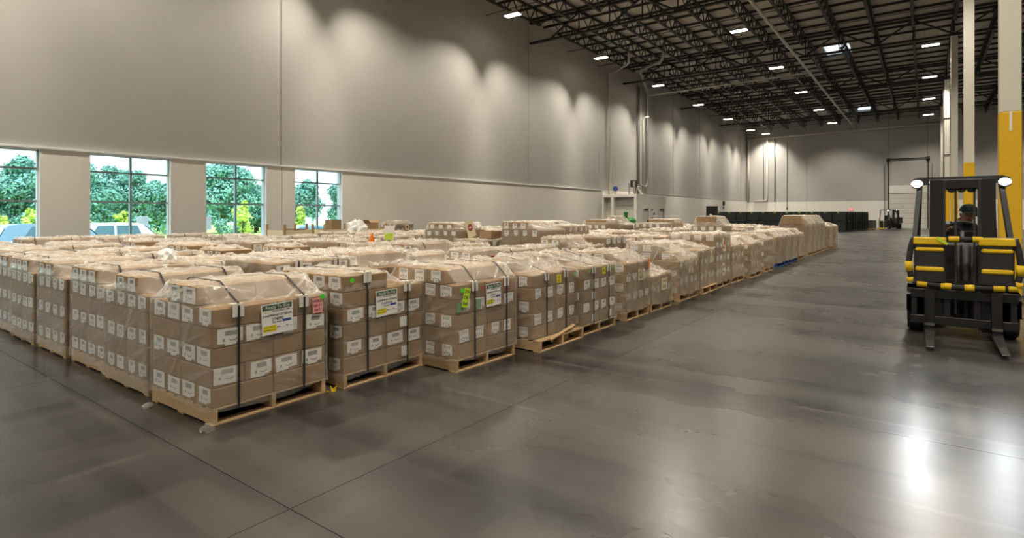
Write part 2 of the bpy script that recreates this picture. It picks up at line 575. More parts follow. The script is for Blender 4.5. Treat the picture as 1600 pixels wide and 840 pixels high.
ORD = ['zeroth', 'first', 'second', 'third', 'fourth', 'fifth', 'sixth', 'seventh', 'eighth', 'ninth', 'tenth', 'eleventh', 'twelfth',
       'thirteenth', 'fourteenth', 'fifteenth', 'sixteenth', 'seventeenth', 'eighteenth', 'nineteenth', 'twentieth', 'twenty-first',
       'twenty-second', 'twenty-third', 'twenty-fourth', 'twenty-fifth', 'twenty-sixth', 'twenty-seventh', 'twenty-eighth', 'twenty-ninth', 'thirtieth',
       'thirty-first', 'thirty-second', 'thirty-third']

# ------------------------------------------------------------------ setting: floor
XL, XR, Y0, YB, ZR = -19.6, 22.0, -12.0, 80.5, 13.6
ZP = 3.45                                                   # height of the paint line
fl = mk('floor', box_bm(XL - 0.4, XR + 0.4, Y0 - 0.4, YB + 0.4, -0.30, -0.012), 'floor_joint')
tag(fl, 'polished grey concrete warehouse floor with saw cut joints', 'floor', kind='structure')
JX = [XL, -18.86, -14.84, -10.82, -6.80, -2.78, 1.24, 5.26, 9.28, 13.3, 17.32, XR]
JY = [Y0, -8.0, -4.7, -1.5, 1.74, 4.94, 8.05, 11.3, 14.55, 17.8, 21.0]
G = 0.0025
for i in range(len(JX) - 1):
    for j in range(len(JY) - 1):
        mk('slab', box_bm(JX[i] + G, JX[i + 1] - G, JY[j] + G, JY[j + 1] - G, -0.10, 0.0), 'floor', fl)
for i in range(len(JX) - 1):
    mk('slab', box_bm(JX[i] + G, JX[i + 1] - G, JY[-1] + G, YB, -0.10, 0.0), 'floor', fl)

# ------------------------------------------------------------------ setting: left wall and its windows
wl_ = mk('wall_left', box_bm(XL - 0.30, XL - 0.16, Y0 - 0.3, YB + 0.3, ZP, ZR + 0.2), 'joint')
tag(wl_, 'tall taupe painted concrete panel wall above a white lower band', 'wall', kind='structure')
seams = [Y0, -4.5, 11.9, 28.3, 37.6, 44.4, 48.0, 52.9, 60.9, 69.3, 77.6, YB]
for a, b in zip(seams, seams[1:]):
    mk('panel', box_bm(XL - 0.2, XL, a + (0.018 if a < 20 else 0.035), b - (0.018 if b < 20 else 0.035), ZP, ZR, 0.006), 'wall_up', wl_)
# lower band: piers between the windows, one long run after the last window
WIN = [(-7.4, -5.2), (-4.1, -1.9), (-0.8, 1.4), (2.5, 4.72), (5.83, 8.03), (9.1, 11.28), (12.42, 14.62)]
XW = XL + 0.06
ZS, ZT = 0.55, 3.40
edges = [Y0] + [v for w in WIN for v in w]
piers = [(edges[i], edges[i + 1]) for i in range(0, len(edges) - 1, 2)]
runs = piers + [(WIN[-1][1], 20.1), (20.1, 28.3), (28.3, 38.0), (38.0, 43.7), (43.7, 48.0), (48.0, 52.9), (52.9, 60.9), (60.9, 69.3), (69.3, 77.6), (77.6, YB)]
for a, b in runs:
    if a < 11.9 < b:
        mk('panel', box_bm(XL - 0.3, XW, a, 11.89, 0, ZP), 'wall_low', wl_)
        mk('panel', box_bm(XL - 0.3, XW, 11.91, b, 0, ZP), 'wall_low', wl_)
    else:
        g = 0.009 if a >= 28 else 0
        mk('panel', box_bm(XL - 0.3, XW, a + g, b - g, 0, ZP), 'wall_low', wl_)
for a, b in WIN:
    mk('panel', box_bm(XL - 0.3, XW, a, b, 0, ZS), 'wall_low', wl_)
    mk('panel', box_bm(XL - 0.3, XW, a, b, ZT, ZP), 'wall_low', wl_)
lg = mk('trim_1', box_bm(XL, XW + 0.035, Y0, 38.0, ZP - 0.045, ZP + 0.012, 0.004), 'jamb')
tag(lg, 'narrow white ledge capping the lower wall band over the windows', 'trim', kind='structure')
lg = mk('trim_2', box_bm(XL, XW + 0.02, 43.7, YB, ZP - 0.03, ZP + 0.01, 0.004), 'wall_up')
tag(lg, 'narrow ledge capping the lower wall band beyond the pump room', 'trim', kind='structure')

for k, (a, b) in enumerate(WIN):
    w = empty('window_%d' % (k + 1), (XL - 0.10, (a + b) / 2, ZS), 0, None, 'window', kind='structure')
    w['label'] = ['window out of frame farthest behind the camera', 'window out of frame next to the farthest one', 'window just out of frame beside the half seen one',
                  'half seen six pane window cut by the picture edge', 'six pane window with a white car and sign outside',
                  'six pane window between two plain white wall piers', 'farthest six pane window beside the open wooden bins'][k]
    hw, hh = (b - a) / 2, ZT - ZS
    fm = BM()
    for y0, y1, z0, z1 in ((-hw, -hw + 0.06, 0, hh), (hw - 0.06, hw, 0, hh), (-hw, hw, 0, 0.06), (-hw, hw, hh - 0.06, hh)):
        bx(fm, -0.05, 0.05, y0, y1, z0, z1)
    mk('window_frame', fm, 'jamb', w)
    zb = [0.06, 1.97 - ZS, 2.86 - ZS, hh - 0.06]
    mk('mullion', box_bm(-0.045, 0.045, -0.028, 0.028, 0.06, hh - 0.06), 'frame', w)
    for z in zb[1:3]:
        for s in (-1, 1):
            y0, y1 = sorted((s * 0.028, s * (hw - 0.06)))
            mk('transom', box_bm(-0.045, 0.045, y0, y1, z - 0.026, z + 0.026), 'frame', w)
    for i in range(3):
        for s in (-1, 1):
            y0, y1 = sorted((s * 0.028, s * (hw - 0.06)))
            z0 = zb[i] + (0.026 if i else 0); z1 = zb[i + 1] - (0.026 if i < 2 else 0)
            pb = BM()
            pb.faces.new([pb.verts.new(p) for p in ((0, y0, z0), (0, y1, z0), (0, y1, z1), (0, y0, z1))])
            mk('pane', pb, 'glass', w)
    jm = BM()
    bx(jm, 0.05, 0.10 + 0.06 + 0.012, -hw - 0.012, -hw + 0.02, 0, hh)
    bx(jm, 0.05, 0.10 + 0.06 + 0.012, hw - 0.02, hw + 0.012, 0, hh)
    bx(jm, 0.05, 0.10 + 0.06 + 0.012, -hw - 0.012, hw + 0.012, hh - 0.02, hh + 0.012)
    mk('jamb', jm, 'jamb', w)
    mk('sill', box_bm(0.05, 0.24, -hw - 0.03, hw + 0.03, -0.02, 0.015, 0.005), 'jamb', w)

# ------------------------------------------------------------------ setting: back, right and front walls
wb = mk('wall_back', box_bm(XL - 0.3, XR + 0.3, YB + 0.16, YB + 0.34, 0, ZR + 0.2), 'joint')
tag(wb, 'far end wall painted taupe above a white lower band', 'wall', kind='structure')
DX0, DX1 = -3.44, 0.25
for a, b in ((XL, -12.2), (-12.2, DX0 - 0.02), (DX0 - 0.02, DX1 + 0.02), (DX1 + 0.02, 7.0), (7.0, 14.5), (14.5, XR)):
    z0 = 5.05 if abs(a - (DX0 - 0.02)) < 1e-6 else 3.30
    mk('panel', box_bm(a + 0.012, b - 0.012, YB, YB + 0.2, z0, ZR, 0.005), 'wall_up', wb)
    if z0 < 4:
        mk('panel', box_bm(a + 0.012, b - 0.012, YB, YB + 0.2, 0, 3.28), 'wall_low', wb)
wr = mk('wall_right', box_bm(XR + 0.16, XR + 0.3, Y0, YB, 0, ZR + 0.2), 'joint')
tag(wr, 'taupe panel wall on the far side of the column line', 'wall', kind='structure')
for k in range(6):
    a = Y0 + (YB - Y0) * k / 6; b = Y0 + (YB - Y0) * (k + 1) / 6
    mk('panel', box_bm(XR, XR + 0.2, a + 0.015, b - 0.015, 3.3, ZR), 'wall_up', wr)
    mk('panel', box_bm(XR, XR + 0.2, a + 0.015, b - 0.015, 0, 3.28), 'wall_low', wr)
wf = mk('wall_front', box_bm(XL - 0.3, XR + 0.3, Y0 - 0.3, Y0, 0, ZR + 0.2), 'wall_up')
tag(wf, 'taupe wall behind the camera', 'wall', kind='structure')

# overhead door in the back wall with its tracks
d = empty('door_1', ((DX0 + DX1) / 2, YB - 0.02, 0), 0, 'tall white sectional overhead door in the far wall', 'door', kind='structure')
dw = (DX1 - DX0) / 2
for k in range(7):
    mk('door_panel', box_bm(-dw, dw, -0.03, 0.06, 0.02 + 4.05 / 7 * k, 4.05 / 7 * (k + 1), 0.008), 'door_white', d)
mk('header', box_bm(-dw, dw, -0.02, 0.12, 4.10, 5.05), 'wall_low', d)
mk('header_edge', box_bm(-dw, dw, -0.05, 0.02, 4.05, 4.10), 'joint', d)
for sx, zt in ((-1, 8.0), (1, 8.0)):
    tb = BM(); bx(tb, sx * (dw + 0.06) - 0.05, sx * (dw + 0.06) + 0.05, -0.14, -0.04, 0, zt)
    mk('track', tb, 'steel_dark', d)
    tb = BM(); bx(tb, sx * (dw + 0.42) - 0.02, sx * (dw + 0.42) + 0.02, -0.08, -0.04, 0, zt - 0.5)
    mk('conduit', tb, 'steel_dark', d)
    dm = BM(); lathe(dm, [(0.2, -0.16), (0.24, -0.12), (0.24, 0.12), (0.2, 0.16)], 14, 'X', at=(sx * (dw + 0.06), -0.25, 8.05))
    mk('cable_drum', fix_normals(dm), 'steel_dark', d)
tb = BM(); lathe(tb, [(0.07, -dw), (0.07, dw)], 10, 'X', at=(0, -0.25, 8.15)); mk('torsion_shaft', fix_normals(tb), 'steel_dark', d)
hb = BM()
for k in range(4): bx(hb, -0.06 - dw * 0.25, 0.02 - dw * 0.25, -0.05, -0.03, 0.7 + k * 0.62, 0.78 + k * 0.62)
mk('hinge', hb, 'steel_dark', d)

# ------------------------------------------------------------------ setting: roof
ceil = BM()
HOLES = [(-5.9, -4.3, 45.6, 48.0), (-6.2, -4.5, 73.6, 76.4)]
xs = sorted({XL - 0.3, XR + 0.3} | {v for h in HOLES for v in h[:2]})
ys = sorted({Y0 - 0.3, YB + 0.3} | {v for h in HOLES for v in h[2:]})
for xa, xb in zip(xs, xs[1:]):
    for ya, yb in zip(ys, ys[1:]):
        cx, cy = (xa + xb) / 2, (ya + yb) / 2
        if any(h[0] < cx < h[1] and h[2] < cy < h[3] for h in HOLES): continue
        bx(ceil, xa, xb, ya, yb, ZR, ZR + 0.12)
ce = mk('ceiling', ceil, 'deck')
tag(ce, 'painted roof deck over open black steel trusses', 'ceiling', kind='structure')
pm = box_bm(XL, XR, -0.035, 0.035, ZR - 0.14, ZR - 0.002)
pu = mk('purlin', pm, 'purlin', ce, (0, Y0 + 0.8, 0))
y = Y0 + 0.8 + 1.65
while y < YB - 0.3:
    if not any(h[2] - 0.1 < y < h[3] + 0.1 for h in HOLES): inst('purlin', pu.data, ce, (0, y, 0))
    y += 1.65
for k, h in enumerate(HOLES):
    s = empty('skylight', ((h[0] + h[1]) / 2, (h[2] + h[3]) / 2, ZR), 0,
              ['bright rectangular roof skylight nearer the camera', 'bright rectangular roof skylight near the far wall'][k], 'skylight', kind='structure')
    a, b = (h[1] - h[0]) / 2, (h[3] - h[2]) / 2
    cb = BM()
    for x0, x1, y0, y1 in ((-a - 0.05, -a, -b, b), (a, a + 0.05, -b, b), (-a - 0.05, a + 0.05, -b - 0.05, -b), (-a - 0.05, a + 0.05, b, b + 0.05)):
        bx(cb, x0, x1, y0, y1, -0.02, 0.45)
    mk('curb', cb, 'jamb', s)
    for sx in (-1, 1):
        pb = BM(); x0, x1 = sorted((0.02 * sx, a * sx))
        pb.faces.new([pb.verts.new(p) for p in ((x0, -b, 0.4), (x1, -b, 0.4), (x1, b, 0.4), (x0, b, 0.4))])
        mk('pane', pb, 'skylight', s)
    mk('mullion', box_bm(-0.02, 0.02, -b, b, 0.38, 0.43), 'jamb', s)

GY = [2.1 + 13.2 * k for k in range(-1, 6)]
XC, JS = 1.39, 1.95
JXS = sorted([XC - JS * k for k in range(0, 11)] + [XC + JS * k for k in range(1, 11)])
g0 = None
gord = ['girder truss behind the camera', 'girder truss overhead near the camera', 'girder truss over the nearest column', 'first girder truss in view from the camera, cut by the top edge',
        'second girder truss in view, in front of the nearer skylight', 'third girder truss in view beyond the nearer skylight', 'farthest girder truss before the end wall']
for gi, gy in enumerate(GY):
    if g0 is None:
        g0 = empty('roof_girder', (0, gy, 0), 0, gord[gi], 'girder', kind='structure')
        for nm, z, hgt in (('top_chord', 13.36, 0.13), ('bottom_chord', 12.12, 0.12)):
            mk(nm, box_bm(XL + 0.02, XR - 0.02, -0.09, 0.09, z - hgt / 2, z + hgt / 2), 'steel_dark', g0)
        wb_, vb_ = BM(), BM()
        bar(wb_, (0, 0, 12.15), (JS, 0, 13.33), 0.085)
        bar(vb_, (0, 0, 12.15), (0, 0, 13.33), 0.06)
        wm = None
        mx = BM(); bar(mx, (JS, 0, 12.15), (0, 0, 13.33), 0.085)
        wo = mk('diagonal', wb_, 'steel_dark', g0, (JXS[0], 0, 0))
        wo2 = mk('diagonal', mx, 'steel_dark', g0, (JXS[1], 0, 0))
        vo = mk('vertical', vb_, 'steel_dark', g0, (JXS[1], 0, 0))
        for i in range(2, len(JXS) - 1):
            inst('diagonal', (wo if i % 2 == 0 else wo2).data, g0, (JXS[i], 0, 0))
            inst('vertical', vo.data, g0, (JXS[i], 0, 0))
    else:
        g = copy_tree(g0); g.location = (0, gy, 0); g['label'] = gord[gi]
# joists: one prototype, copied to every bay
jb = BM(); bx(jb, -0.07, 0.07, 0, 13.2, 13.40, 13.5)
j0 = empty('roof_joist', (0, 0, 0), 0, 'open web steel joist running along the bay', 'joist', 'open web joists under the roof deck', 'structure')
mk('top_chord', jb, 'steel_dark', j0)
jb = BM(); bx(jb, -0.07, 0.07, 1.1, 12.1, 12.60, 12.69); mk('bottom_chord', jb, 'steel_dark', j0)
jb = BM()
n = 20
bar(jb, (0, 0.1, 13.44), (0, 1.15, 12.66), 0.04); bar(jb, (0, 13.1, 13.44), (0, 12.05, 12.66), 0.04)
for k in range(n):
    ya = 1.1 + 11.0 * k / n; yb_ = 1.1 + 11.0 * (k + 1) / n
    za, zb_ = (12.66, 13.46) if k % 2 == 0 else (13.46, 12.66)
    bar(jb, (0, ya, za), (0, yb_, zb_), 0.05)
mk('web', jb, 'steel_dark', j0)
first = True
j0s = None
for gi in range(len(GY)):
    for xj in JXS[:-1]:
        if gi == len(GY) - 1:
            sc = (YB - GY[-1] - 0.1) / 13.2
        else: sc = 1.0
        j = j0 if first else copy_tree(j0)
        first = False
        j.location = (xj, GY[gi], 0); j.scale = (1, sc, 1)
brm = box_bm(XL, XR, -0.016, 0.016, 12.60, 12.635)
b0 = None
for gi in range(len(GY)):
    for f in (0.33, 0.67):
        yy = GY[gi] + 13.2 * f
        if yy > YB: continue
        if b0 is None: b0 = mk('bridging_line', brm, 'steel_dark', None, (0, yy, 0)); o = b0
        else: o = inst('bridging_line', b0.data, None, (0, yy, 0))
        tag(o, 'thin bridging rod tying the joists together across the bays', 'bridging', 'bridging rods between joists', 'structure')

# columns: white above, yellow below
cords = ['square column nearest the camera beside the forklift, white above yellow', 'second square column with the yellow base behind the forklift mast', 'third square column from the camera on the column line',
         'fourth square column from the camera on the column line', 'farthest square column before the end wall']
for k, cy in enumerate([14.85, 28.35, 41.7, 54.9, 68.1]):
    c = empty('column', (XC if k else 1.36, cy, 0), 0, cords[k], 'column', 'columns beside the aisle', 'structure')
    mk('yellow_base', box_bm(-0.17, 0.17, -0.17, 0.17, 0, 3.62, 0.012), 'col_yellow', c)
    mk('shaft', box_bm(-0.165, 0.165, -0.165, 0.165, 3.62, 12.06, 0.012), 'col_white', c)
    mk('cap_plate', box_bm(-0.22, 0.22, -0.22, 0.22, 12.02, 12.06), 'steel_dark', c)
    mk('base_plate', box_bm(-0.24, 0.24, -0.24, 0.24, 0, 0.02), 'steel_dark', c)
    if k == 0:
        mk('tape_strip', box_bm(-0.02, 0.02, -0.178, -0.1715, 3.25, 3.62), 'wall_low', c)
    if k == 3:
        tb = BM(); tube(tb, [(-0.21, -0.1, 0.2), (-0.21, -0.1, 12.0)], 0.04, 8)
        mk('conduit', tb, 'pipe_dark', c)
        tb = BM()
        for z in (3.5, 6.2, 9.0): bx(tb, -0.26, 0.18, -0.2, -0.17, z, z + 0.06)
        mk('conduit_strap', tb, 'pipe_dark', c)

# ------------------------------------------------------------------ high bay lights
LZ = 12.05
def lamp_fixture(x, y, label, first=[None]):
    o = empty('high_bay_light', (x, y, LZ), 0, label, 'ceiling light', 'high bay lights')
    if first[0] is None:
        hm = BM(); bx(hm, -0.46, 0.46, -0.2, 0.2, 0.03, 0.10, 0, 0.01)
        for k in range(9): bx(hm, -0.42 + k * 0.1, -0.40 + k * 0.1, -0.18, 0.18, 0.10, 0.15)
        bx(hm, -0.14, 0.14, -0.07, 0.07, 0.15, 0.24)
        a = mk('housing', hm, 'fixture', o)
        l1 = mk('lens', box_bm(-0.43, 0.43, -0.185, -0.015, 0.005, 0.03), 'lens', o)
        l2 = mk('lens', box_bm(-0.43, 0.43, 0.015, 0.185, 0.005, 0.03), 'lens', o)
        cb = BM()
        for sx in (-1, 1): tube(cb, [(sx * 0.3, 0, 0.10), (sx * 0.3, 0, ZR - LZ + 0.01)], 0.006, 5)
        cc = mk('hanger', cb, 'steel_dark', o)
        first[0] = (a.data, l1.data, l2.data, cc.data)
    else:
        for nm, me in zip(('housing', 'lens', 'lens', 'hanger'), first[0]): inst(nm, me, o)
    for s in (-1, 1):
        ld = bpy.data.lights.new('beam', 'SPOT')
        ld.energy = LAMP_W; ld.color = LAMP_COL
        ld.spot_size = R(98); ld.spot_blend = 0.75
        ld.shadow_soft_size = 0.12
        lo = bpy.data.objects.new('beam', ld); COL.objects.link(lo); lo.parent = o
        lo.location = (0, s * 0.1, -0.02)
        lo.rotation_euler = (R(26) * s, 0, 0)


rows = [(-17.45, 23.75, 'in the row by the tall taupe wall'), (-8.55, 33.45, 'in the row over the pallets'), (0.3, 33.3, 'in the row over the aisle'),
        (9.3, 33.4, 'in the row beyond the columns'), (17.6, 33.4, 'in the outermost row past the columns')]
for x, ya, where in rows:
    yy = ya
    while yy > Y0 + 6: yy -= 10.0
    k = 0
    while yy < YB - 1.5 + 5:
        if yy < YB - 0.8 or x < -17:
            k += 1
            lamp_fixture(x if yy < YB - 2 else x + .8, min(yy, YB - 2.3), 'high bay ceiling light, %s %s' % (ORD[k], where))
        yy += 10.0

# ------------------------------------------------------------------ pallet loads
_CART, _LAB = {}, {}
def carton_mesh(dx, dy, dz, light=False):
    """a taped carton, its long side along the larger of dx, dy; origin at the centre of its base"""
    key = (round(dx, 4), round(dy, 4), round(dz, 4), light)
    if key not in _CART:
        bm = BM()
        g = 0.0025
        bx(bm, -dx / 2 + g, dx / 2 - g, -dy / 2 + g, dy / 2 - g, 0.0, dz - 0.003, 0, 0.006)
        if dx > dy: bx(bm, -dx / 2 + g, dx / 2 - g, -0.024, 0.024, dz - 0.003, dz - 0.0012, 1)
        else: bx(bm, -0.024, 0.024, -dy / 2 + g, dy / 2 - g, dz - 0.003, dz - 0.0012, 1)
        me = bpy.data.meshes.new('carton'); bm.to_mesh(me); bm.free()
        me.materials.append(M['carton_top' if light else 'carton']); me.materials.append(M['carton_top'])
        _CART[key] = me
    return _CART[key]


def label_mesh(w, h, var, shape):
    """paper label in the XZ plane facing -Y; shape picks a torn or stepped lower edge"""
    key = (w, h, var, shape)
    if key not in _LAB:
        bm = BM(); uvl = bm.loops.layers.uv.new('UVMap')
        if shape == 0: o = [(0, 0), (1, 0), (1, 1), (0, 1)]
        elif shape == 1: o = [(0, .14), (.28, .12), (.30, 0), (.74, .02), (.78, .15), (1, .17), (1, 1), (0, 1)]
        elif shape == 2: o = [(0, .02), (.62, 0), (.70, .10), (.86, .12), (1, .22), (.98, 1), (0, .98)]
        else: o = [(.03, .0), (.55, .05), (.6, .16), (1, .14), (1, .94), (.4, 1), (0, .97)]
        y = -0.0012
        vs = [bm.verts.new(((a - .5) * w, y, (b - .5) * h)) for a, b in o]
        f = bm.faces.new(vs)
        for l, (a, b) in zip(f.loops, o): l[uvl].uv = (a, b)
        back = [bm.verts.new((v.co.x, 0, v.co.z)) for v in vs]
        for i in range(len(vs)):
            k = (i + 1) % len(vs)
            q = bm.faces.new((vs[i], back[i], back[k], vs[k]))
            for l in q.loops: l[uvl].uv = (0, 0)
        me = bpy.data.meshes.new('shipping_label'); bm.to_mesh(me); bm.free()
        me.materials.append(M['label%d' % var])
        _LAB[key] = me
    return _LAB[key]


def film_height(x, y, hx, hy, zs, blocks):
    h = zs + 0.006
    for (x0, x1, y0, y1, zt, pw) in blocks:
        fx = fy = 0.0
        if x < x0: fx = (x0 - x) / max(1e-6, x0 + hx)
        elif x > x1: fx = (x - x1) / max(1e-6, hx - x1)
        if y < y0: fy = (y0 - y) / max(1e-6, y0 + hy)
        elif y > y1: fy = (y - y1) / max(1e-6, hy - y1)
        f = min(1.0, max(fx, fy))
        h = max(h, zs + 0.006 + (zt - zs) * (1 - f) ** pw)
    return h


def film_bm(hx, hy, zs, blocks, seed, n=26, rows=12, loose=1.0, zbot=0.06):
    """stretch film: a tented, wrinkled top and a skirt that clings to the cartons and gathers at the pallet"""
    bm = BM()
    m = 0.007
    ax, ay = hx + m, hy + m
    so = Vector((seed * 3.7, seed * 1.3, seed * 0.71))
    def top(i, j):
        x = -ax + 2 * ax * i / n; y = -ay + 2 * ay * j / n
        z = film_height(max(-hx, min(hx, x)), max(-hy, min(hy, y)), hx, hy, zs, blocks)
        w = mnoise.noise(Vector((x * 5, y * 5, 0)) + so) * 0.014 + (1 - abs(mnoise.noise(Vector((x * 9, y * 3, 1)) + so)) * 3) * 0.016 + (1 - abs(mnoise.noise(Vector((x * 3, y * 10, 5)) + so)) * 3) * 0.012
        return Vector((x, y, z + max(0.0, w) * loose + 0.002))
    tv = {}
    for i in range(n + 1):
        for j in range(n + 1): tv[i, j] = bm.verts.new(top(i, j))
    for i in range(n):
        for j in range(n): bm.faces.new((tv[i, j], tv[i + 1, j], tv[i + 1, j + 1], tv[i, j + 1])).material_index = 1
    per = [(i, 0) for i in range(n)] + [(n, j) for j in range(n)] + [(i, n) for i in range(n, 0, -1)] + [(0, j) for j in range(n, 0, -1)]
    prev = [tv[p] for p in per]
    L = len(per)
    nrm = []
    for (i, j) in per:
        v = Vector((0, 0, 0))
        if j == 0: v.y -= 1
        if i == n: v.x += 1
        if j == n: v.y += 1
        if i == 0: v.x -= 1
        nrm.append(v.normalized())
    for r in range(1, rows + 1):
        t = r / rows
        ring = []
        for k, p in enumerate(per):
            a = tv[p].co
            zb = zbot + 0.055 * mnoise.noise(Vector((a.x * 3.1, a.y * 3.1, 9)) + so)
            z = a.z + (zb - a.z) * t
            off = (abs(mnoise.noise(Vector((a.x * 9 + z * 3, a.y * 9 - z * 3, z * 3)) + so)) * 0.010 + 0.001) * loose
            if t > 0.84: off += (t - 0.84) * 0.05 * (0.4 + abs(mnoise.noise(Vector((a.x * 11, a.y * 11, z * 9)) + so)) * 1.6)
            q = Vector((a.x, a.y, 0)) + nrm[k] * off
            ring.append(bm.verts.new((q.x, q.y, z)))
        for k in range(L):
            bm.faces.new((prev[k], ring[k], ring[(k + 1) % L], prev[(k + 1) % L]))
        prev = ring
    bmesh.ops.recalc_face_normals(bm, faces=bm.faces[:])
    return bm


def strap_bm(y, hx, hy, zs, blocks, z0=0.10, w=0.017):
    pts = [(hx + 0.016, z0)]
    n = 30
    pts.append((hx + 0.016, film_height(hx, y, hx, hy, zs, blocks) - 0.01))
    for k in range(n + 1):
        x = hx - 2 * hx * k / n
        pts.append((x * 1.008, film_height(x, y, hx, hy, zs, blocks) + 0.024))
    pts.append((-hx - 0.016, film_height(-hx, y, hx, hy, zs, blocks) - 0.01)); pts.append((-hx - 0.016, z0))
    bm = BM(); rings = []
    for i, (x, z) in enumerate(pts):
        a = pts[max(0, i - 1)]; b = pts[min(len(pts) - 1, i + 1)]
        d = Vector((b[0] - a[0], 0, b[1] - a[1])).normalized(); nn = Vector((d.z, 0, -d.x)) * 0.002
        wob = 0.004 * math.sin(z * 9 + y * 20)
        c = Vector((x, y + wob, z)); u = Vector((0, w / 2, 0))
        rings.append([bm.verts.new(c + s) for s in (u + nn, -u + nn, -u - nn, u - nn)])
    for a, b in zip(rings, rings[1:]):
        for k in range(4): bm.faces.new((a[k], a[(k + 1) % 4], b[(k + 1) % 4], b[k]))
    bm.faces.new(rings[0]); bm.faces.new(rings[-1][::-1])
    return fix_normals(bm)


_PAL = {}
def pallet_parts(root, hx, hy, mat='wood', joined=False, out=0.0, rng=random):
    """stringers along X, deck boards along Y; each board a part unless the pallet is far off"""
    zb = 0.014
    key = (round(hx, 3), round(hy, 3), mat, joined, out)
    if key not in _PAL:
        L = []
        def add(nm, x0, x1, y0, y1, z0, z1):
            L.append((nm, (x0, x1, y0, y1, z0, z1)))
        for y in (-hy + 0.02, 0, hy - 0.02): add('stringer', -hx, hx + out, y - 0.02, y + 0.02, zb, 0.116)
        nb = 7
        for k in range(nb):
            c = -hx + 0.05 + (2 * hx + out - 0.1) * k / (nb - 1); add('deck_board', c - 0.05, c + 0.05, -hy, hy, 0.116, 0.132)
        for c in (-hx + 0.05, 0, hx + out - 0.05): add('bottom_board', c - 0.05, c + 0.05, -hy, hy, 0.0, zb)
        if joined:
            bm = BM()
            for nm, b in L: bx(bm, *b)
            me = bpy.data.meshes.new('pallet'); bm.to_mesh(me); bm.free(); me.materials.append(M[mat])
            _PAL[key] = [('pallet', me)]
        else:
            R_ = []
            for nm, b in L:
                bm = BM(); bx(bm, *b, 0, 0.002)
                me = bpy.data.meshes.new(nm); bm.to_mesh(me); bm.free(); me.materials.append(M[mat]); R_.append((nm, me))
            _PAL[key] = R_
    return [inst(nm, me, root) for nm, me in _PAL[key]]


def placard(root, y, z, hx, w, h, line1, line2, split=False):
    """pallet placard on the aisle face: green head, part number, blue bar and yellow box"""
    e = mk('placard', box_bm(-0.001, 0.001, -w / 2, w / 2, -h / 2, h / 2), 'white', root, (hx + 0.020, y, z), (R(2), 0, 0))
    def patch(nm, u0, u1, v0, v1, mat): return mk(nm, box_bm(0.001, 0.0018, -w / 2 + u0 * w, -w / 2 + u1 * w, -h / 2 + v0 * h, -h / 2 + v1 * h), mat, e)
    patch('header', 0.03, 0.97, 0.80, 0.97, 'head_green')
    patch('blue_bar', 0.66, 0.94, 0.36, 0.44, 'blue_ink')
    patch('yellow_box', 0.04, 0.46, 0.10, 0.30, 'yellow_tag')
    patch('grey_band', 0.03, 0.97, 0.72, 0.80, 'board')
    ro = (R(90), 0, R(90))
    def tx(t, s, u, v, mat): text_part('lettering', t, s, mat, e, (0.0024, -w / 2 + u * w, -h / 2 + v * h), ro)
    tx('Ready To Ship', 0.036 * w / 0.27, 0.52, 0.885, 'white')
    tx('MIXED PALLET  4000', 0.017 * w / 0.27, 0.62, 0.755, 'ink')
    tx(line1, 0.026 * w / 0.27, 0.5, 0.62, 'ink')
    tx(line2, 0.034 * w / 0.27, 0.5, 0.49, 'ink')
    tx('Qty Boxes', 0.018 * w / 0.27, 0.48, 0.39, 'ink')
    tx('DO NOT', 0.024 * w / 0.27, 0.25, 0.25, 'ink')
    tx('DOUBLE STACK', 0.0155 * w / 0.27, 0.25, 0.155, 'ink')
    tx('Date  ____  By  ____', 0.016 * w / 0.27, 0.72, 0.22, 'ink')
    return e


def sheet(root, nm, y, z, hx, w, h, mat, tilt=0.0, off=0.019, lines=None, ink='ink', label=None):
    e = mk(nm, box_bm(-0.0008, 0.0008, -w / 2, w / 2, -h / 2, h / 2), mat, root, (hx + off, y, z), (R(tilt), 0, 0), label=label)
    if lines:
        n = len(lines)
        for i, t in enumerate(lines):
            s = min(h / (n + 0.4) * 0.9, w / max(1, len(t)) * 1.5)
            text_part('lettering', t, s, ink, e, (0.002, 0, h * (0.5 - (i + 0.65) / (n + 0.3))), (R(90), 0, R(90)))
    return e


def disc(root, nm, y, z, hx, r, mat, off=0.021):
    bm = BM(); lathe(bm, [(r, -0.0008), (r, 0.0008)], 14, 'X')
    return mk(nm, fix_normals(bm), mat, root, (hx + off, y, z))


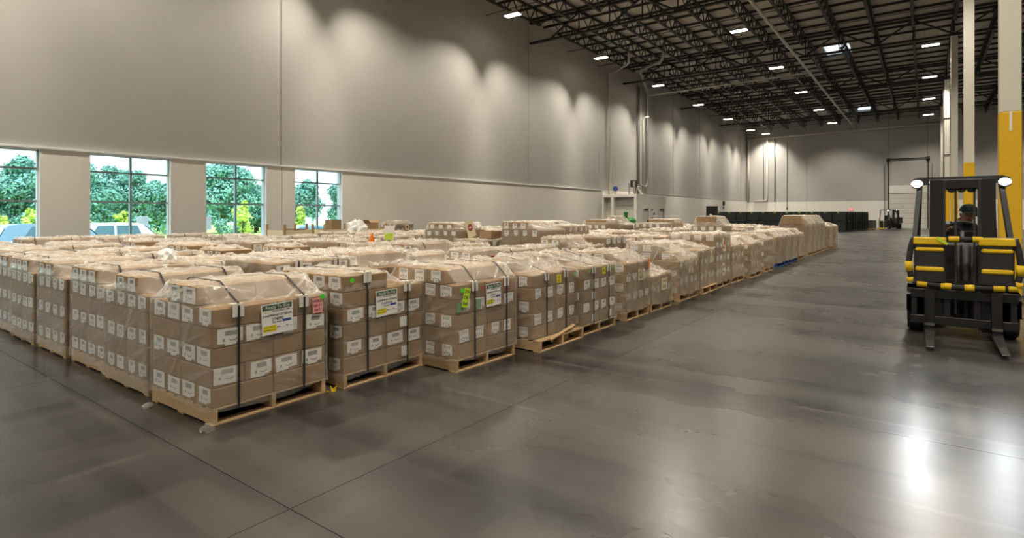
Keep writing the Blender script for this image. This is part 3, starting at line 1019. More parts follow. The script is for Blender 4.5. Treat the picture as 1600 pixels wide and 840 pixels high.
def cartons_layer(root, hx, hy, z, lh, odd, cells=None, labels=True, lab=(0.15, 0.115, 0), rng=random, light=False, faces='XY', plain=0.0):
    """one brick-laid layer; odd layers show label ends on the -Y and +Y faces, even layers on the X faces"""
    if odd: nx, ny = 4, 2
    else: nx, ny = 2, 4
    dx, dy = 2 * hx / nx, 2 * hy / ny
    me = carton_mesh(dx, dy, lh, light)
    for i in range(nx):
        for j in range(ny):
            cx, cy = -hx + (i + .5) * dx, -hy + (j + .5) * dy
            if cells and not (cells[0] - .01 < cx < cells[1] + .01 and cells[2] - .01 < cy < cells[3] + .01): continue
            c = inst('carton', me, root, (cx + rng.uniform(-.002, .002), cy + rng.uniform(-.002, .002), z), (0, 0, rng.uniform(-.006, .006)))
            if not labels: continue
            sides = []
            if odd:
                if j == 0: sides.append(((0, -dy / 2 + 0.0015, 0), 0))
                elif 'B' in faces: sides.append(((0, dy / 2 - 0.0015, 0), R(180)))
            else:
                if i == nx - 1: sides.append(((dx / 2 - 0.0015, 0, 0), R(90)))
                elif 'B' in faces: sides.append(((-dx / 2 + 0.0015, 0, 0), R(-90)))
            for (p, rz) in sides:
                w, h, var = lab
                w *= rng.uniform(0.9, 1.1)
                w = round(w * 50) / 50
                var_ = 2 if rng.random() < plain else var
                lm = label_mesh(w, h, var_, rng.choice((0, 0, 1, 2, 3)))
                sh = rng.uniform(-.02, .02)
                off = (p[0] + (sh if odd else 0), p[1] + (0 if odd else sh), lh * 0.52 + rng.uniform(-.006, .006))
                inst('shipping_label', lm, c, off, (0, rng.uniform(-.04, .04), rz))


def stack_bm(hx, hy, z0, n, lh, first_odd=True):
    """lower layers of a load hemmed in on every side: carton courses joined into one part"""
    bm = BM()
    for l in range(n):
        odd = (l % 2 == 0) == first_odd
        nx, ny = (4, 2) if odd else (2, 4)
        dx, dy = 2 * hx / nx, 2 * hy / ny
        for i in range(nx):
            for j in range(ny):
                if True:
                    bx(bm, -hx + i * dx + .003, -hx + (i + 1) * dx - .003, -hy + j * dy + .003, -hy + (j + 1) * dy - .003, z0 + l * lh, z0 + (l + 1) * lh - .003)
    return bm


def far_labels_bm(hx, hy, z0, n, lh, w, h, rng, first_odd=True):
    bm = BM()
    for l in range(n):
        odd = (l % 2 == 0) == first_odd
        for k in range(4):
            zc = z0 + (l + .5) * lh
            if odd:
                c = -hx + 2 * hx * (k + .5) / 4
                bx(bm, c - w / 2, c + w / 2, -hy - .0005, -hy + .004, zc - h / 2, zc + h / 2)
            else:
                c = -hy + 2 * hy * (k + .5) / 4
                bx(bm, hx - .004, hx + .0005, c - w / 2, c + w / 2, zc - h / 2, zc + h / 2)
    return bm


def make_load(loc, label, group, wx=1.03, wy=1.0, nl=5, lh=0.15, blocks=((-.25, .25, -.49, .49, 1, 1.1),), level='full', film='film', straps=(), pallet='wood', out=0.0,
              seed=1, rz=0.0, lab=(0.16, 0.115, 0), loose=1.0, zbot=0.105, first_odd=True, plain=0.0, boards=True, film_n=30):
    """one wrapped pallet load. blocks: partial top layers (x0, x1, y0, y1, layers, sag)"""
    rng = random.Random(seed)
    root = empty('pallet_load', loc, rz, label, 'pallet', group)
    hx, hy = wx / 2, wy / 2
    zp = 0.133
    pallet_parts(root, hx, hy, pallet, level == 'far', out)
    zs = zp + nl * lh
    if level == 'full':
        for l in range(nl):
            cartons_layer(root, hx, hy, zp + l * lh, lh, (l % 2 == 0) == first_odd, None, True, lab, rng, plain=plain)
    elif level == 'top':
        mk('carton_stack', stack_bm(hx, hy, zp, nl - 1, lh, first_odd), 'carton', root, kind='stuff')
        cartons_layer(root, hx, hy, zp + (nl - 1) * lh, lh, ((nl - 1) % 2 == 0) == first_odd, None, True, lab, rng)
    else:
        mk('carton_stack', stack_bm(hx, hy, zp, nl, lh, first_odd), 'carton', root, kind='stuff')
        if lab: mk('shipping_labels', far_labels_bm(hx, hy, zp, nl, lh, lab[0], lab[1], rng, first_odd), 'white', root, kind='stuff')
    fb = []
    for (x0, x1, y0, y1, n, pw) in blocks:
        fb.append((x0, x1, y0, y1, zs + n * lh, pw))
        if level == 'far':
            bm = BM()
            for l in range(n):
                k = max(1, round((x1 - x0) / (wx / 4)))
                for i in range(k):
                    for j in range(2):
                        bx(bm, x0 + (x1 - x0) * i / k + .003, x0 + (x1 - x0) * (i + 1) / k - .003, y0 + (y1 - y0) * j / 2 + .003, y0 + (y1 - y0) * (j + 1) / 2 - .003, zs + l * lh, zs + (l + 1) * lh - .003)
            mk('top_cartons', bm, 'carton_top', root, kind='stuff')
        else:
            for l in range(n):
                k = max(1, round((x1 - x0) / (wx / 4))); m = max(1, round((y1 - y0) / (wy / 2)))
                dx, dy = (x1 - x0) / k, (y1 - y0) / m
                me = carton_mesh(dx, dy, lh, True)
                for i in range(k):
                    for j in range(m):
                        c = inst('carton', me, root, (x0 + (i + .5) * dx, y0 + (j + .5) * dy, zs + l * lh), (0, 0, rng.uniform(-.006, .006)))
                        if j == 0:
                            inst('shipping_label', label_mesh(round(min(lab[0], dx - .06) * 50) / 50, lab[1], lab[2], rng.choice((0, 1, 3))), c, (rng.uniform(-.01, .01), -dy / 2 + .0015, lh * .5))
    mk('stretch_film', film_bm(hx + 0.003, hy + 0.003, zs, fb, seed, film_n, 12 if level == 'full' else 8, loose, zbot), (film, 'film_top'), root, shade=True)
    for y in straps:
        mk('strap', strap_bm(y, hx + 0.004, hy, zs, fb), 'strap', root)
        eb = BM()
        for s in (-0.034, 0.010):
            zt = film_height(hx, y, hx, hy, zs, fb)
            bx(eb, hx + 0.0145, hx + 0.0175, y + s - 0.012, y + s + 0.036, zt - 0.085, zt + 0.014)
            bx(eb, hx - 0.05, hx + 0.0175, y + s - 0.012, y + s + 0.036, zt + 0.014, zt + 0.017)
        mk('edge_protector', eb, 'board', root, label='white card edge protector under a black strap')
    root['zs'] = zs
    del root['zs']
    return root


WX, WY = 1.03, 1.0
GA = 'wrapped carton loads along the aisle'
GE = 'wrapped carton loads in the block'
def front_x(xf, wx=WX): return xf - wx / 2

# --- the aisle row, from the near end
A_ = make_load((front_x(-4.33), 2.555, 0), 'corner pallet load of brown cartons with pink sheet and green dot', GA, seed=3, straps=(-0.31, 0.27), lab=(0.19, 0.128, 0), rz=R(1.0))
placard(A_, 0.02, 0.745, WX / 2, 0.28, 0.25, '2-H0MHMA7-67265-06', '274090')
sheet(A_, 'pink_sheet', 0.405, 0.80, WX / 2, 0.10, 0.13, 'pink', 2, lines=['HOLD', 'QA 12', '04/17'], label='pink paper sheet')
disc(A_, 'green_dot', 0.455, 0.872, WX / 2, 0.023, 'green_dot')

B_ = make_load((front_x(-4.285), 3.72, 0), 'wrapped carton load with raised front half and plain white stickers', GA, seed=5, straps=(-0.24, 0.27), lab=(0.18, 0.12, 0),
               blocks=((-WX / 2, WX / 2, -.5, 0.02, 1, 3.2),), plain=0.12)
placard(B_, -0.005, 0.735, WX / 2, 0.27, 0.25, '2-H0MHMA7-67268-05', '5-C74200')
disc(B_, 'green_dot', -0.42, 0.99, WX / 2, 0.023, 'green_dot')
sheet(B_, 'plain_sticker', 0.22, 0.515, WX / 2, 0.10, 0.10, 'white', 0, 0.012)
sheet(B_, 'plain_sticker', 0.24, 0.215, WX / 2, 0.10, 0.10, 'white', -2, 0.012)

C_ = make_load((front_x(-3.79), 4.715, 0), 'wrapped carton load with lime note and red lettering behind its placard', GA, seed=8, straps=(-0.22, 0.31), lab=(0.14, 0.12, 1),
               blocks=((-.39, .36, -.5, .5, 1, 1.0),), rz=R(-1.5), loose=1.3, wy=.97)
placard(C_, 0.08, 0.735, WX / 2, 0.25, 0.24, '2-H0MHMA7-67311-02', '274311')
text_part('red_lettering', 'MS-C0-HC', 0.115, 'red_ink', C_, (WX / 2 + 0.0125, 0.13, 0.80), (R(90), 0, R(90)))
disc(C_, 'green_dot', -0.42, 0.83, WX / 2, 0.024, 'green_dot')
sheet(C_, 'lime_note', -0.36, 0.75, WX / 2, 0.095, 0.20, 'lime', -14, 0.021, ['274', 'OK', '5x8'], label='lime green paper note')
for y in (-0.44, -0.17): mk('green_tape', box_bm(-.0006, .0006, -.05, .05, -.05, .05), 'green_ink', C_, (WX / 2 + 0.0095, y, 0.66))

D_ = make_load((front_x(-3.69), 5.92, 0), 'wrapped carton load on a splintered pallet with one yellow sticker', GA, seed=12, straps=(-0.22, 0.23), lab=(0.13, 0.125, 1), wy=1.02,
               blocks=((-.40, -.02, -.51, .2, 1, 1.0),), out=0.11, loose=1.9, zbot=0.12)
sheet(D_, 'yellow_sticker', 0.05, 0.80, WX / 2, 0.095, 0.10, 'yellow_tag', 0, 0.020, ['69', '82'])
disc(D_, 'green_dot', 0.44, 0.83, WX / 2, 0.02, 'green_dot')
mk('broken_board', box_bm(-.02, .02, -.36, .30, -.008, .008), 'wood', D_, (WX / 2 + 0.09, 0.05, 0.155), (R(6), R(12), R(6)))
mk('broken_board', box_bm(-.03, .03, -.06, .06, -.035, .035), 'wood', D_, (WX / 2 + 0.04, 0.15, 0.075), (0, 0, R(8)))
mk('red_label', box_bm(-.03, .03, -.02, .02, 0, .02), 'red_box', D_, (-0.3, -0.2, 1.048))

E_ = make_load((front_x(-3.62), 6.96, 0), 'wrapped carton load with yellow sticker and two small green marks', GA, seed=14, straps=(-0.20, 0.25), lab=(0.15, 0.12, 0), wy=0.98,
               blocks=((-.51, -.2, -.49, .49, 1, 1.0),), loose=1.5, plain=0.1)
sheet(E_, 'yellow_sticker', 0.09, 0.82, WX / 2, 0.095, 0.09, 'yellow_tag', 4, 0.020, ['69'])
disc(E_, 'green_dot', -0.33, 0.84, WX / 2, 0.018, 'green_dot')
disc(E_, 'green_dot', 0.36, 0.85, WX / 2, 0.018, 'green_dot')
sheet(E_, 'plain_sticker', -0.2, 0.51, WX / 2, 0.09, 0.10, 'white', 0, 0.010)
sheet(E_, 'plain_sticker', -0.2, 0.21, WX / 2, 0.09, 0.10, 'white', 0, 0.010)
sheet(E_, 'plain_sticker', 0.3, 0.21, WX / 2, 0.09, 0.10, 'white', 0, 0.010)

F_ = make_load((front_x(-3.60, .98), 8.20, 0), 'taller narrow load in heavy cloudy film with an orange corner tag', GA, seed=17, wx=.98, wy=.86, nl=5, lh=.145, blocks=((-.49, .15, -.43, .43, 1, 1.2),),
               film='film_cloudy', loose=1.8, lab=(0.15, 0.12, 1), zbot=0.13)
sheet(F_, 'orange_tag', 0.38, 0.82, .49, 0.06, 0.16, 'orange', 0, 0.02, label='orange tag')
sheet(F_, 'placard', 0.10, 0.66, .49, 0.24, 0.17, 'cream', 0, 0.016, ['M4 76', '8142 4'])
G_ = make_load((front_x(-3.60, .98), 9.18, 0), 'low half height load in cloudy film with a pale placard', GA, seed=19, wx=.98, wy=.92, nl=3, lh=.148, blocks=((-.30, .10, -.40, .40, 1, 1.0),),
               film='film_cloudy', loose=1.4, lab=(0.15, 0.11, 1))
sheet(G_, 'placard', 0.08, 0.42, .49, 0.26, 0.20, 'cream', 0, 0.016, ['274 64', '0082'])
H1 = make_load((front_x(-3.62), 10.62, 0), 'wide cloudy film load with jumbled top cartons beside the low load', GA, seed=21, wy=1.06, nl=4, lh=.15, blocks=((-.51, .0, -.5, .4, 2, 1.0), (-.51, .3, -.3, .2, 1, 1.0)),
               film='film_cloudy', loose=2.0, lab=(0.15, 0.115, 1))
H2 = make_load((front_x(-3.62), 11.74, 0), 'cloudy film load on a broken ended pallet past the jumbled one', GA, seed=22, wy=1.04, nl=5, lh=.148, blocks=((-.5, -.1, -.3, .3, 1, 1.0),),
               film='film_cloudy', loose=1.6, lab=(0.15, 0.115, 1), out=0.05, rz=R(1.5))
sheet(H2, 'placard', 0.2, 0.72, WX / 2, 0.2, 0.24, 'cream', 0, 0.016, ['M 7', '612'])
sheet(H1, 'placard', 0.05, 0.6, WX / 2, 0.24, 0.2, 'cream', 0, 0.016, ['274', '118'])
I_ = make_load((front_x(-3.62), 12.86, 0), 'tall plain faced load with two warning sheets facing the aisle', GA, seed=25, wy=1.1, nl=7, lh=.148, blocks=(), film='film_cloudy', level='far', loose=1.2)
s_ = sheet(I_, 'warning_sheet', 0.02, 0.92, WX / 2, 0.2, 0.28, 'cream', 0, 0.016)
mk('red_mark', box_bm(0, .0015, -.03, .08, .0, .11), 'red_ink', s_, (0.001, 0, 0)); mk('red_mark', box_bm(0, .0015, -.08, .02, -.08, -.03), 'red_ink', s_, (0.001, 0, 0))
s_ = sheet(I_, 'tag', -0.02, 0.38, WX / 2, 0.15, 0.28, 'cream', 0, 0.016)
for z in (-.05, .06): disc(s_, 'black_dot', 0, z, 0, 0.035, 'ink', 0.002)
J_ = make_load((front_x(-3.60), 14.02, 0), 'load with a humped top just past the tall plain faced one', GA, seed=26, wy=1.08, nl=5, lh=.145, blocks=((-.5, .1, -.5, .3, 2, 1.0),), film='film_cloudy', level='far', loose=1.6, lab=(.15, .1, 0))
K_ = make_load((front_x(-3.52), 15.42, 0), 'cloudy film load with ragged film at its foot, eleventh along the aisle', GA, seed=27, wy=1.1, nl=5, lh=.145, blocks=((-.5, .15, -.4, .5, 1, 1.0),), film='film_cloudy', level='far', loose=2.2, lab=(.12, .1, 0))
L_ = make_load((front_x(-3.56), 17.2, 0), 'load with large white labels just before the blue pallets', GA, seed=28, wy=1.1, nl=5, lh=.15, blocks=((-.5, .1, -.4, .4, 1, 1.0),), film='film_cloudy', level='far', loose=1.8, lab=(.18, .11, 0))
bl_y = (18.95, 20.1, 21.25)
for k, y in enumerate(bl_y):
    make_load((front_x(-3.6), y, 0), '%s of the three cloudy film loads standing on blue pallets' % ('nearest', 'middle', 'farthest')[k], 'loads on blue pallets', seed=30 + k, wy=1.06, nl=5, lh=.155,
              blocks=((-.4, .2, -.5, .5, 1, 1.2),), film='film_cloudy', level='far', loose=1.4, pallet='blue_wood', lab=None, rz=R((-1, 1, .5)[k]))
make_load((front_x(-3.6), 22.5, 0), 'squat cloudy film load between blue pallets and the tall run', GA, seed=34, wy=1.06, nl=5, lh=.155, blocks=((-.5, .3, -.5, .5, 1, 2.0),), film='film_cloudy', level='far', loose=1.6, lab=None)
for k, y in enumerate((24.7, 25.85, 27.0, 28.2)):
    make_load((front_x(-3.62), y, 0), '%s of the four tall plain loads at the far end of the aisle row' % ('nearest', 'second', 'third', 'farthest')[k], 'tall loads at the far end', seed=40 + k, wy=1.05, nl=7, lh=.157,
              blocks=((-.4, .3, -.55, .55, 2, 1.0),), film='film_cloudy', level='far', loose=1.0, lab=None)
make_load((front_x(-3.55), 29.9, 0), 'shorter load ending the aisle row past the tall run', GA, seed=46, wy=1.06, nl=6, lh=.15, blocks=((-.3, .2, -.4, .4, 1, 1.0),), film='film_cloudy', level='far', loose=1.8, lab=None)
make_load((front_x(-3.5), 31.6, 0), 'last wrapped load of the aisle row, facing the dark stacks', GA, seed=47, wy=1.06, nl=6, lh=.15, blocks=((-.3, .2, -.4, .4, 1, 1.0),), film='film_cloudy', level='far', loose=1.8, lab=None)

# --- the near row along X, behind the corner load
PX = 1.095
near = [make_load((0, 0, 0), '', GE, seed=60, wx=1.0, wy=.98, film='film_thick', zbot=.045, lab=(.16, .118, 0), straps=(-.3, .28), blocks=((-.25, .25, -.49, .49, 1, 2.2),)),
        make_load((0, 0, 0), '', GE, seed=61, wx=1.0, wy=.98, film='film_thick', zbot=.045, lab=(.18, .118, 0), straps=(-.28,), blocks=((-.5, .25, -.49, .49, 1, 4.0),), loose=1.5),
        make_load((0, 0, 0), '', GE, seed=62, wx=1.0, wy=.98, film='film_thick', zbot=.045, lab=(.15, .118, 0), blocks=((-.5, .02, -.49, .49, 1, 2.2),), loose=1.3)]
used = set()
pick = [0, 1, 2, 1, 0, 2, 1, 0, 2]
place = [-5.98 - PX * k for k in range(9)]
for k, x in enumerate(place):
    o = near[pick[k]]
    if pick[k] in used: o = copy_tree(o)
    used.add(pick[k])
    o.location = (x, 2.56 + random.uniform(-.03, .03), 0); o.rotation_euler = (0, 0, R(random.uniform(-.7, .7)))
    o['label'] = 'cloudy wrapped carton load in the near row, %s in from the corner load' % ORD[k + 1]

# --- special tall loads standing in the block
special = []
def tall(x, y, label, **kw):
    special.append((x, y))
    kw.setdefault('film', 'film_thick'); kw.setdefault('level', 'full' if y < 14 else 'far')
    return make_load((x, y, 0), label, 'taller loads standing among the block', **kw)
T1 = tall(-9.05, 10.0, 'tall load with a round red mark placard, nearest the open bins', seed=70, nl=7, lh=.158, blocks=((-.4, .4, -.5, .5, 1, 1.0),), lab=(.11, .10, 2))
s_ = mk('placard', box_bm(-.002, .002, -.15, .15, -.2, .2), 'cream', T1, (WX / 2 + .05, -.10, 1.27), (R(14), R(-6), 0))
disc(s_, 'red_disc', 0, 0.03, 0, 0.085, 'ink', .003); disc(s_, 'red_disc', 0, 0.03, 0, 0.07, 'red_ink', .004)
mk('bar', box_bm(.0045, .0055, -.055, .055, .015, .045), 'white', s_)
tall(-8.07, 9.85, 'narrow load carrying the shallow open carton beside the round mark placard', seed=69, wx=.84, nl=6, lh=.15, blocks=(), lab=(.11, .1, 2))
tall(-7.1, 10.45, 'tall light brown load with white straps among the block', seed=71, nl=7, lh=.162, blocks=((-.5, .2, -.5, .5, 1, 1.8),), lab=(.11, .12, 0))
tall(-7.1, 11.6, 'tall brown load directly behind the white strapped one', seed=72, nl=8, lh=.150, blocks=(), lab=(.08, .1, 0))
tall(-8.25, 12.2, 'tall load showing three white labels along its top layer', seed=73, nl=7, lh=.16, blocks=((-.45, .45, -.5, .5, 1, 1.0),), lab=(.12, .12, 2))
tall(-8.25, 13.35, 'tall load with a sloping film tent behind the three label one', seed=74, nl=7, lh=.16, blocks=((-.5, -.1, -.5, .5, 1, 1.0),), lab=(.12, .12, 2))
tall(-9.35, 18.0, 'tall greyish load in front of the pump room doors', seed=75, nl=7, lh=.16, blocks=((-.3, .5, -.5, .5, 1, 1.0),), lab=(.13, .12, 2))
tall(-9.35, 19.2, 'tall brown load just past the greyish one', seed=76, nl=7, lh=.155, blocks=((-.1, .3, -.2, .2, 2, 1.0),), lab=(.1, .1, 2))
tall(-8.15, 19.9, 'tall load under the green machine, white labels on top row', seed=77, nl=8, lh=.142, blocks=(), lab=(.12, .12, 2), first_odd=False)
tall(-8.15, 21.2, 'tall load with a flat film lid past the green machine', seed=78, nl=7, lh=.16, blocks=((-.5, .5, -.5, .5, 1, 1.0),), lab=(.1, .1, 2))
tall(-5.75, 19.1, 'tall speckled load rising behind the aisle row before the dark panel', seed=79, nl=7, lh=.155, blocks=((-.35, .3, -.5, .5, 2, 1.0),), lab=(.15, .12, 2))
T2 = tall(-18.75, 16.9, 'tall load against the wall with a small red mark placard', seed=80, nl=7, lh=.15, blocks=((-.4, .4, -.3, .3, 1, 1.0),), lab=(.12, .12, 2))
s_ = mk('placard', box_bm(-.002, .002, -.12, .12, -.15, .15), 'cream', T2, (WX / 2 + .03, 0.1, 1.06), (R(3), 0, 0))
disc(s_, 'red_disc', 0, 0.0, 0, 0.06, 'red_ink', .004)

# --- the block itself: prototypes, then copies over the grid
protos_top = [
    make_load((0, 0, -50), '', GE, level='top', seed=90, wx=1.0, wy=.98, blocks=((-.25, .25, -.49, .49, 1, 4.5),), straps=(-.25, .28), loose=1.6),
    make_load((0, 0, -50), '', GE, level='top', seed=91, wx=1.0, wy=.98, blocks=((-.5, .0, -.49, .49, 1, 4.5),), straps=(-.22,), loose=2.0),
    make_load((0, 0, -50), '', GE, level='top', seed=92, wx=1.0, wy=.98, blocks=((-.25, .5, -.49, .0, 1, 4.5),), loose=2.2),
    make_load((0, 0, -50), '', GE, level='top', seed=93, wx=1.0, wy=.98, blocks=((-.5, .25, -.49, .49, 1, 4.5),), straps=(-.3, .3), loose=1.4),
    make_load((0, 0, -50), '', GE, level='top', seed=94, wx=1.0, wy=.98, blocks=((-.2, .3, -.3, .5, 1, 4.5),), loose=2.4),
    make_load((0, 0, -50), '', GE, level='top', seed=95, wx=1.0, wy=.98, nl=6, blocks=(), straps=(-.2, .3), loose=1.8),
]
protos_far = [
    make_load((0, 0, -50), '', GE, level='far', seed=100, wx=1.0, wy=.98, blocks=((-.25, .25, -.49, .49, 1, 4.5),), loose=1.8, lab=(.14, .11, 0), film_n=18),
    make_load((0, 0, -50), '', GE, level='far', seed=101, wx=1.0, wy=.98, blocks=((-.5, .1, -.49, .49, 1, 4.5),), loose=2.2, lab=(.14, .11, 0), film_n=18),
    make_load((0, 0, -50), '', GE, level='far', seed=102, wx=1.0, wy=.98, nl=6, blocks=(), loose=2.6, lab=(.14, .11, 0), film_n=18),
    make_load((0, 0, -50), '', GE, level='far', seed=103, wx=1.0, wy=.98, blocks=((-.3, .5, -.5, .0, 1, 4.5),), loose=2.4, lab=(.14, .11, 0), film_n=18),
]
fresh = set(range(len(protos_top) + len(protos_far)))
allp = protos_top + protos_far
rg = random.Random(5)
for c in range(1, 11):
    x = -4.88 - PX * c
    nrow = 0
    y = 3.72
    while y < (31.0 if c < 9 else 8.6):
        nrow += 1
        yy = y + rg.uniform(-.02, .02)
        y += 1.085
        if any(abs(x - sx) < 1.06 and abs(yy - sy) < 1.04 for sx, sy in special): continue
        k = rg.randrange(6) if yy < 14.5 else 6 + rg.randrange(4)
        o = allp[k]
        if k in fresh: fresh.discard(k)
        else: o = copy_tree(o)
        o.location = (x + rg.uniform(-.02, .01), yy, 0)
        o.rotation_euler = (0, 0, R(rg.uniform(-.8, .8)))
        o.scale = (1, 1, rg.uniform(.93, 1.07))
        o['label'] = 'wrapped carton load, %s row behind the near row, %s column in from the aisle row' % (ORD[nrow], ORD[c])

# --- things lying on or beside the loads
def crumple(name, loc, size, label, cat, mat='plastic_white', seed=1):
    bm = BM(); bmesh.ops.create_icosphere(bm, subdivisions=3, radius=1)
    for v in bm.verts:
        d = 1 + 0.35 * mnoise.noise(v.co * 2.3 + Vector((seed, 0, 0))) + 0.18 * mnoise.noise(v.co * 6 + Vector((seed, 3, 0)))
        v.co = Vector((v.co.x * size[0] * d, v.co.y * size[1] * d, max(0, v.co.z * d + 0.15) * size[2]))
    return tag(mk(name, bm, mat, None, loc, shade=False), label, cat)


crumple('plastic_bag', (-7.15, 2.9, 1.06), (.13, .10, .12), 'rounded white plastic bag lying on top of the near row', 'bag', seed=4)
crumple('film_heap', (-14.0, 11.0, 1.06), (.25, .3, .34), 'heap of crumpled white film beside the open bins', 'film', seed=7)
crumple('film_scrap', (-5.2, 1.96, 0.0), (.05, .04, .03), 'scrap of crumpled clear film on the floor by the corner load', 'scrap', 'film_thick', seed=9)
crumple('film_scrap', (-4.27, 2.0, 0.0), (.03, .05, .05), 'torn film end trailing at the front corner of the corner load', 'scrap', 'film_thick', seed=12)

bm = BM()
for k in range(3):
    a = k * 2.1
    f = [bm.verts.new(p) for p in ((0, 0, 0.004), (0.055 * math.cos(a), 0.055 * math.sin(a), 0.01), (0.05 * math.cos(a + .7), 0.05 * math.sin(a + .7), 0.075 - .02 * k))]
    bm.faces.new(f)
bmesh.ops.solidify(bm, geom=bm.faces[:], thickness=0.006)
tag(mk('plastic_wedge', bm, 'yellow_plastic', None, (-4.30, 3.10, 0)), 'small broken yellow plastic wedge on the floor beside the corner pallet', 'wedge')

# sign sheet with lime notes and an orange flag standing on the block
sg = empty('paper_sign', (-8.62, 7.55, 1.04), R(36), 'white paper sign with two lime notes standing on the block', 'sign')
mk('sheet', box_bm(-.10, .10, -.003, .003, .06, .34), 'white', sg, (0, 0, 0), (0, R(4), 0))
for x in (-.035, .055): mk('note', box_bm(x - .04, x + .04, -.006, -.003, .06, .19), 'lime', sg)
mk('post', box_bm(.09, .105, .003, .018, 0, .3), 'wood', sg)
bm = BM(); lathe(bm, [(.085, 0), (.075, .01), (.012, .20), (.008, .21)], 12)
tag(mk('orange_marker', fix_normals(bm), 'orange', None, (-8.78, 7.25, 1.04), (R(6), R(14), 0)), 'small orange cone marker beside the white paper sign', 'cone')


def open_bin(x, y, label, seed):
    rng = random.Random(seed)
    b = empty('wooden_bin', (x, y, 0), 0, label, 'bin', 'open wooden bins by the window wall')
    pallet_parts(b, .5, .5, 'wood', True)
    for sx in (-1, 1):
        for sy in (-1, 1): mk('post', box_bm(sx * .48 - .03, sx * .48 + .03, sy * .48 - .03, sy * .48 + .03, .132, 1.30), 'wood', b)
    for k in range(4):
        for sy in (-1, 1): mk('slat', box_bm(-.45, .45, sy * .48 - .012, sy * .48 + .012, .2 + k * .24, .4 + k * .24), 'cream', b)
        for sx in (-1, 1): mk('slat', box_bm(sx * .48 - .012, sx * .48 + .012, -.45, .45, .2 + k * .24, .4 + k * .24), 'cream', b)
    mk('floor_panel', box_bm(-.45, .45, -.45, .45, .80, .82), 'carton', b)
    return b


def open_carton(x, y, z, sx, sy, sz, label, rz=0, lid=True):
    o = empty('open_carton', (x, y, z), rz, label, 'box', 'loose cartons in the open bins')
    t = .006
    bm = BM()
    for a in ((-sx, sx, -sy, sy, 0, t), (-sx, -sx + t, -sy, sy, 0, sz), (sx - t, sx, -sy, sy, 0, sz), (-sx, sx, -sy, -sy + t, 0, sz), (-sx, sx, sy - t, sy, 0, sz)): bx(bm, *a)
    mk('box_body', bm, 'carton_top', o)
    if lid:
        for s in (-1, 1):
            mk('flap', box_bm(-sx, sx, -.003, .003, 0, sy * .9), 'carton_top', o, (0, s * sy, sz), (R(-48 * s if s < 0 else -48), 0, 0))
    return o


open_bin(-15.9, 9.95, 'nearest of the three open wooden corner post bins', 1)
open_bin(-15.7, 11.2, 'middle of the three open wooden corner post bins', 2)
open_bin(-15.4, 12.45, 'farthest of the three open wooden corner post bins', 3)
open_carton(-15.7, 10.9, .82, .2, .15, .30, 'closed looking carton standing in the middle bin, nearer half', R(4), False)
open_carton(-15.65, 11.35, .82, .22, .17, .62, 'tall open carton in the middle wooden bin', R(-6), False)
open_carton(-15.5, 12.2, .82, .22, .16, .36, 'low carton in the farthest wooden bin', R(3), False)
open_carton(-15.4, 12.62, .82, .26, .18, .50, 'open carton with raised flaps in the farthest wooden bin', R(5), True)
open_carton(-15.9, 10.1, .82, .3, .2, .33, 'wide carton in the nearest wooden bin', R(-3), False)
open_carton(-7.92, 9.98, 1.065, .20, .2, .16, 'shallow open carton resting on the block beside the round mark placard', R(-8), False)



# ------------------------------------------------------------------ pump room against the left wall
PXF, PY0, PY1, PZ = -16.8, 38.0, 43.7, 3.10
pr = mk('wall_pump_room', box_bm(XL + 0.05, PXF - 0.16, PY0 + 0.7, PY1, 0, PZ - 0.02), 'wall_low')
tag(pr, 'small white block room built against the taupe wall', 'wall', kind='structure')
mk('roof_slab', box_bm(XL, PXF, PY0, PY1, PZ - 0.22, PZ, 0.01), 'wall_low', pr)
mk('side_panel', box_bm(PXF - 0.16, PXF, PY0, PY1, 0, PZ - 0.22), 'wall_low', pr)
for a, b in ((XL, -19.42), (-18.82, -18.60), (PXF - 0.2, PXF - 0.16)):
    mk('pier', box_bm(a, b, PY0, PY0 + 0.7, 0, PZ - 0.22), 'wall_low', pr)
mk('niche_panel', box_bm(-19.42, -18.82, PY0 + 0.5, PY0 + 0.55, 0, 2.2), 'door_white', pr)
mk('door_panel', box_bm(-18.60, PXF - 0.2, PY0 + 0.42, PY0 + 0.5, 0, 2.25), 'door_white', pr)
mk('lintel', box_bm(-18.60, PXF - 0.2, PY0 + 0.38, PY0 + 0.5, 2.25, PZ - 0.22), 'wall_up', pr)
for k, yd in enumerate((39.1, 42.2)):
    dd = empty('door_%d' % (k + 2), (PXF + 0.01, yd + 0.45, 0), 0, ['white side door of the pump room, nearer the camera', 'white side door of the pump room, farther from the camera'][k], 'door', kind='structure')
    mk('door_leaf', box_bm(-.01, .03, -.45, .45, 0, 2.05, .005), 'door_white', dd)
    mk('closer', box_bm(.03, .10, -.25, .35, 1.93, 2.03), 'steel_dark', dd)
    mk('frame_edge', box_bm(.02, .045, .45, .50, 0, 2.1), 'steel_dark', dd)
    mk('door_handle', box_bm(.03, .09, .30, .40, 1.0, 1.22), 'steel_dark', dd)
sg2 = empty('wall_notices', (PXF + 0.005, 41.0, 1.6), 0, 'cluster of small notices between the two pump room doors', 'notice')
for i, (y, z, w, h) in enumerate(((-.15, .35, .35, .16), (.25, .05, .35, .22), (-.05, -.3, .5, .2))):
    mk('notice', box_bm(-.002, .006, y - w / 2, y + w / 2, z - h / 2, z + h / 2), 'white', sg2)
    mk('notice_print', box_bm(.006, .009, y - w / 2 + .04, y + w / 2 - .04, z - h / 2 + .03, z + h / 2 - .03), 'ink', sg2)


def pipe(name, pts, r, mat, label, cat='pipe', br=0.25):
    bm = BM(); tube(bm, bend(pts, br), r, 10)
    return tag(mk(name, bm, mat, None), label, cat, kind='structure')


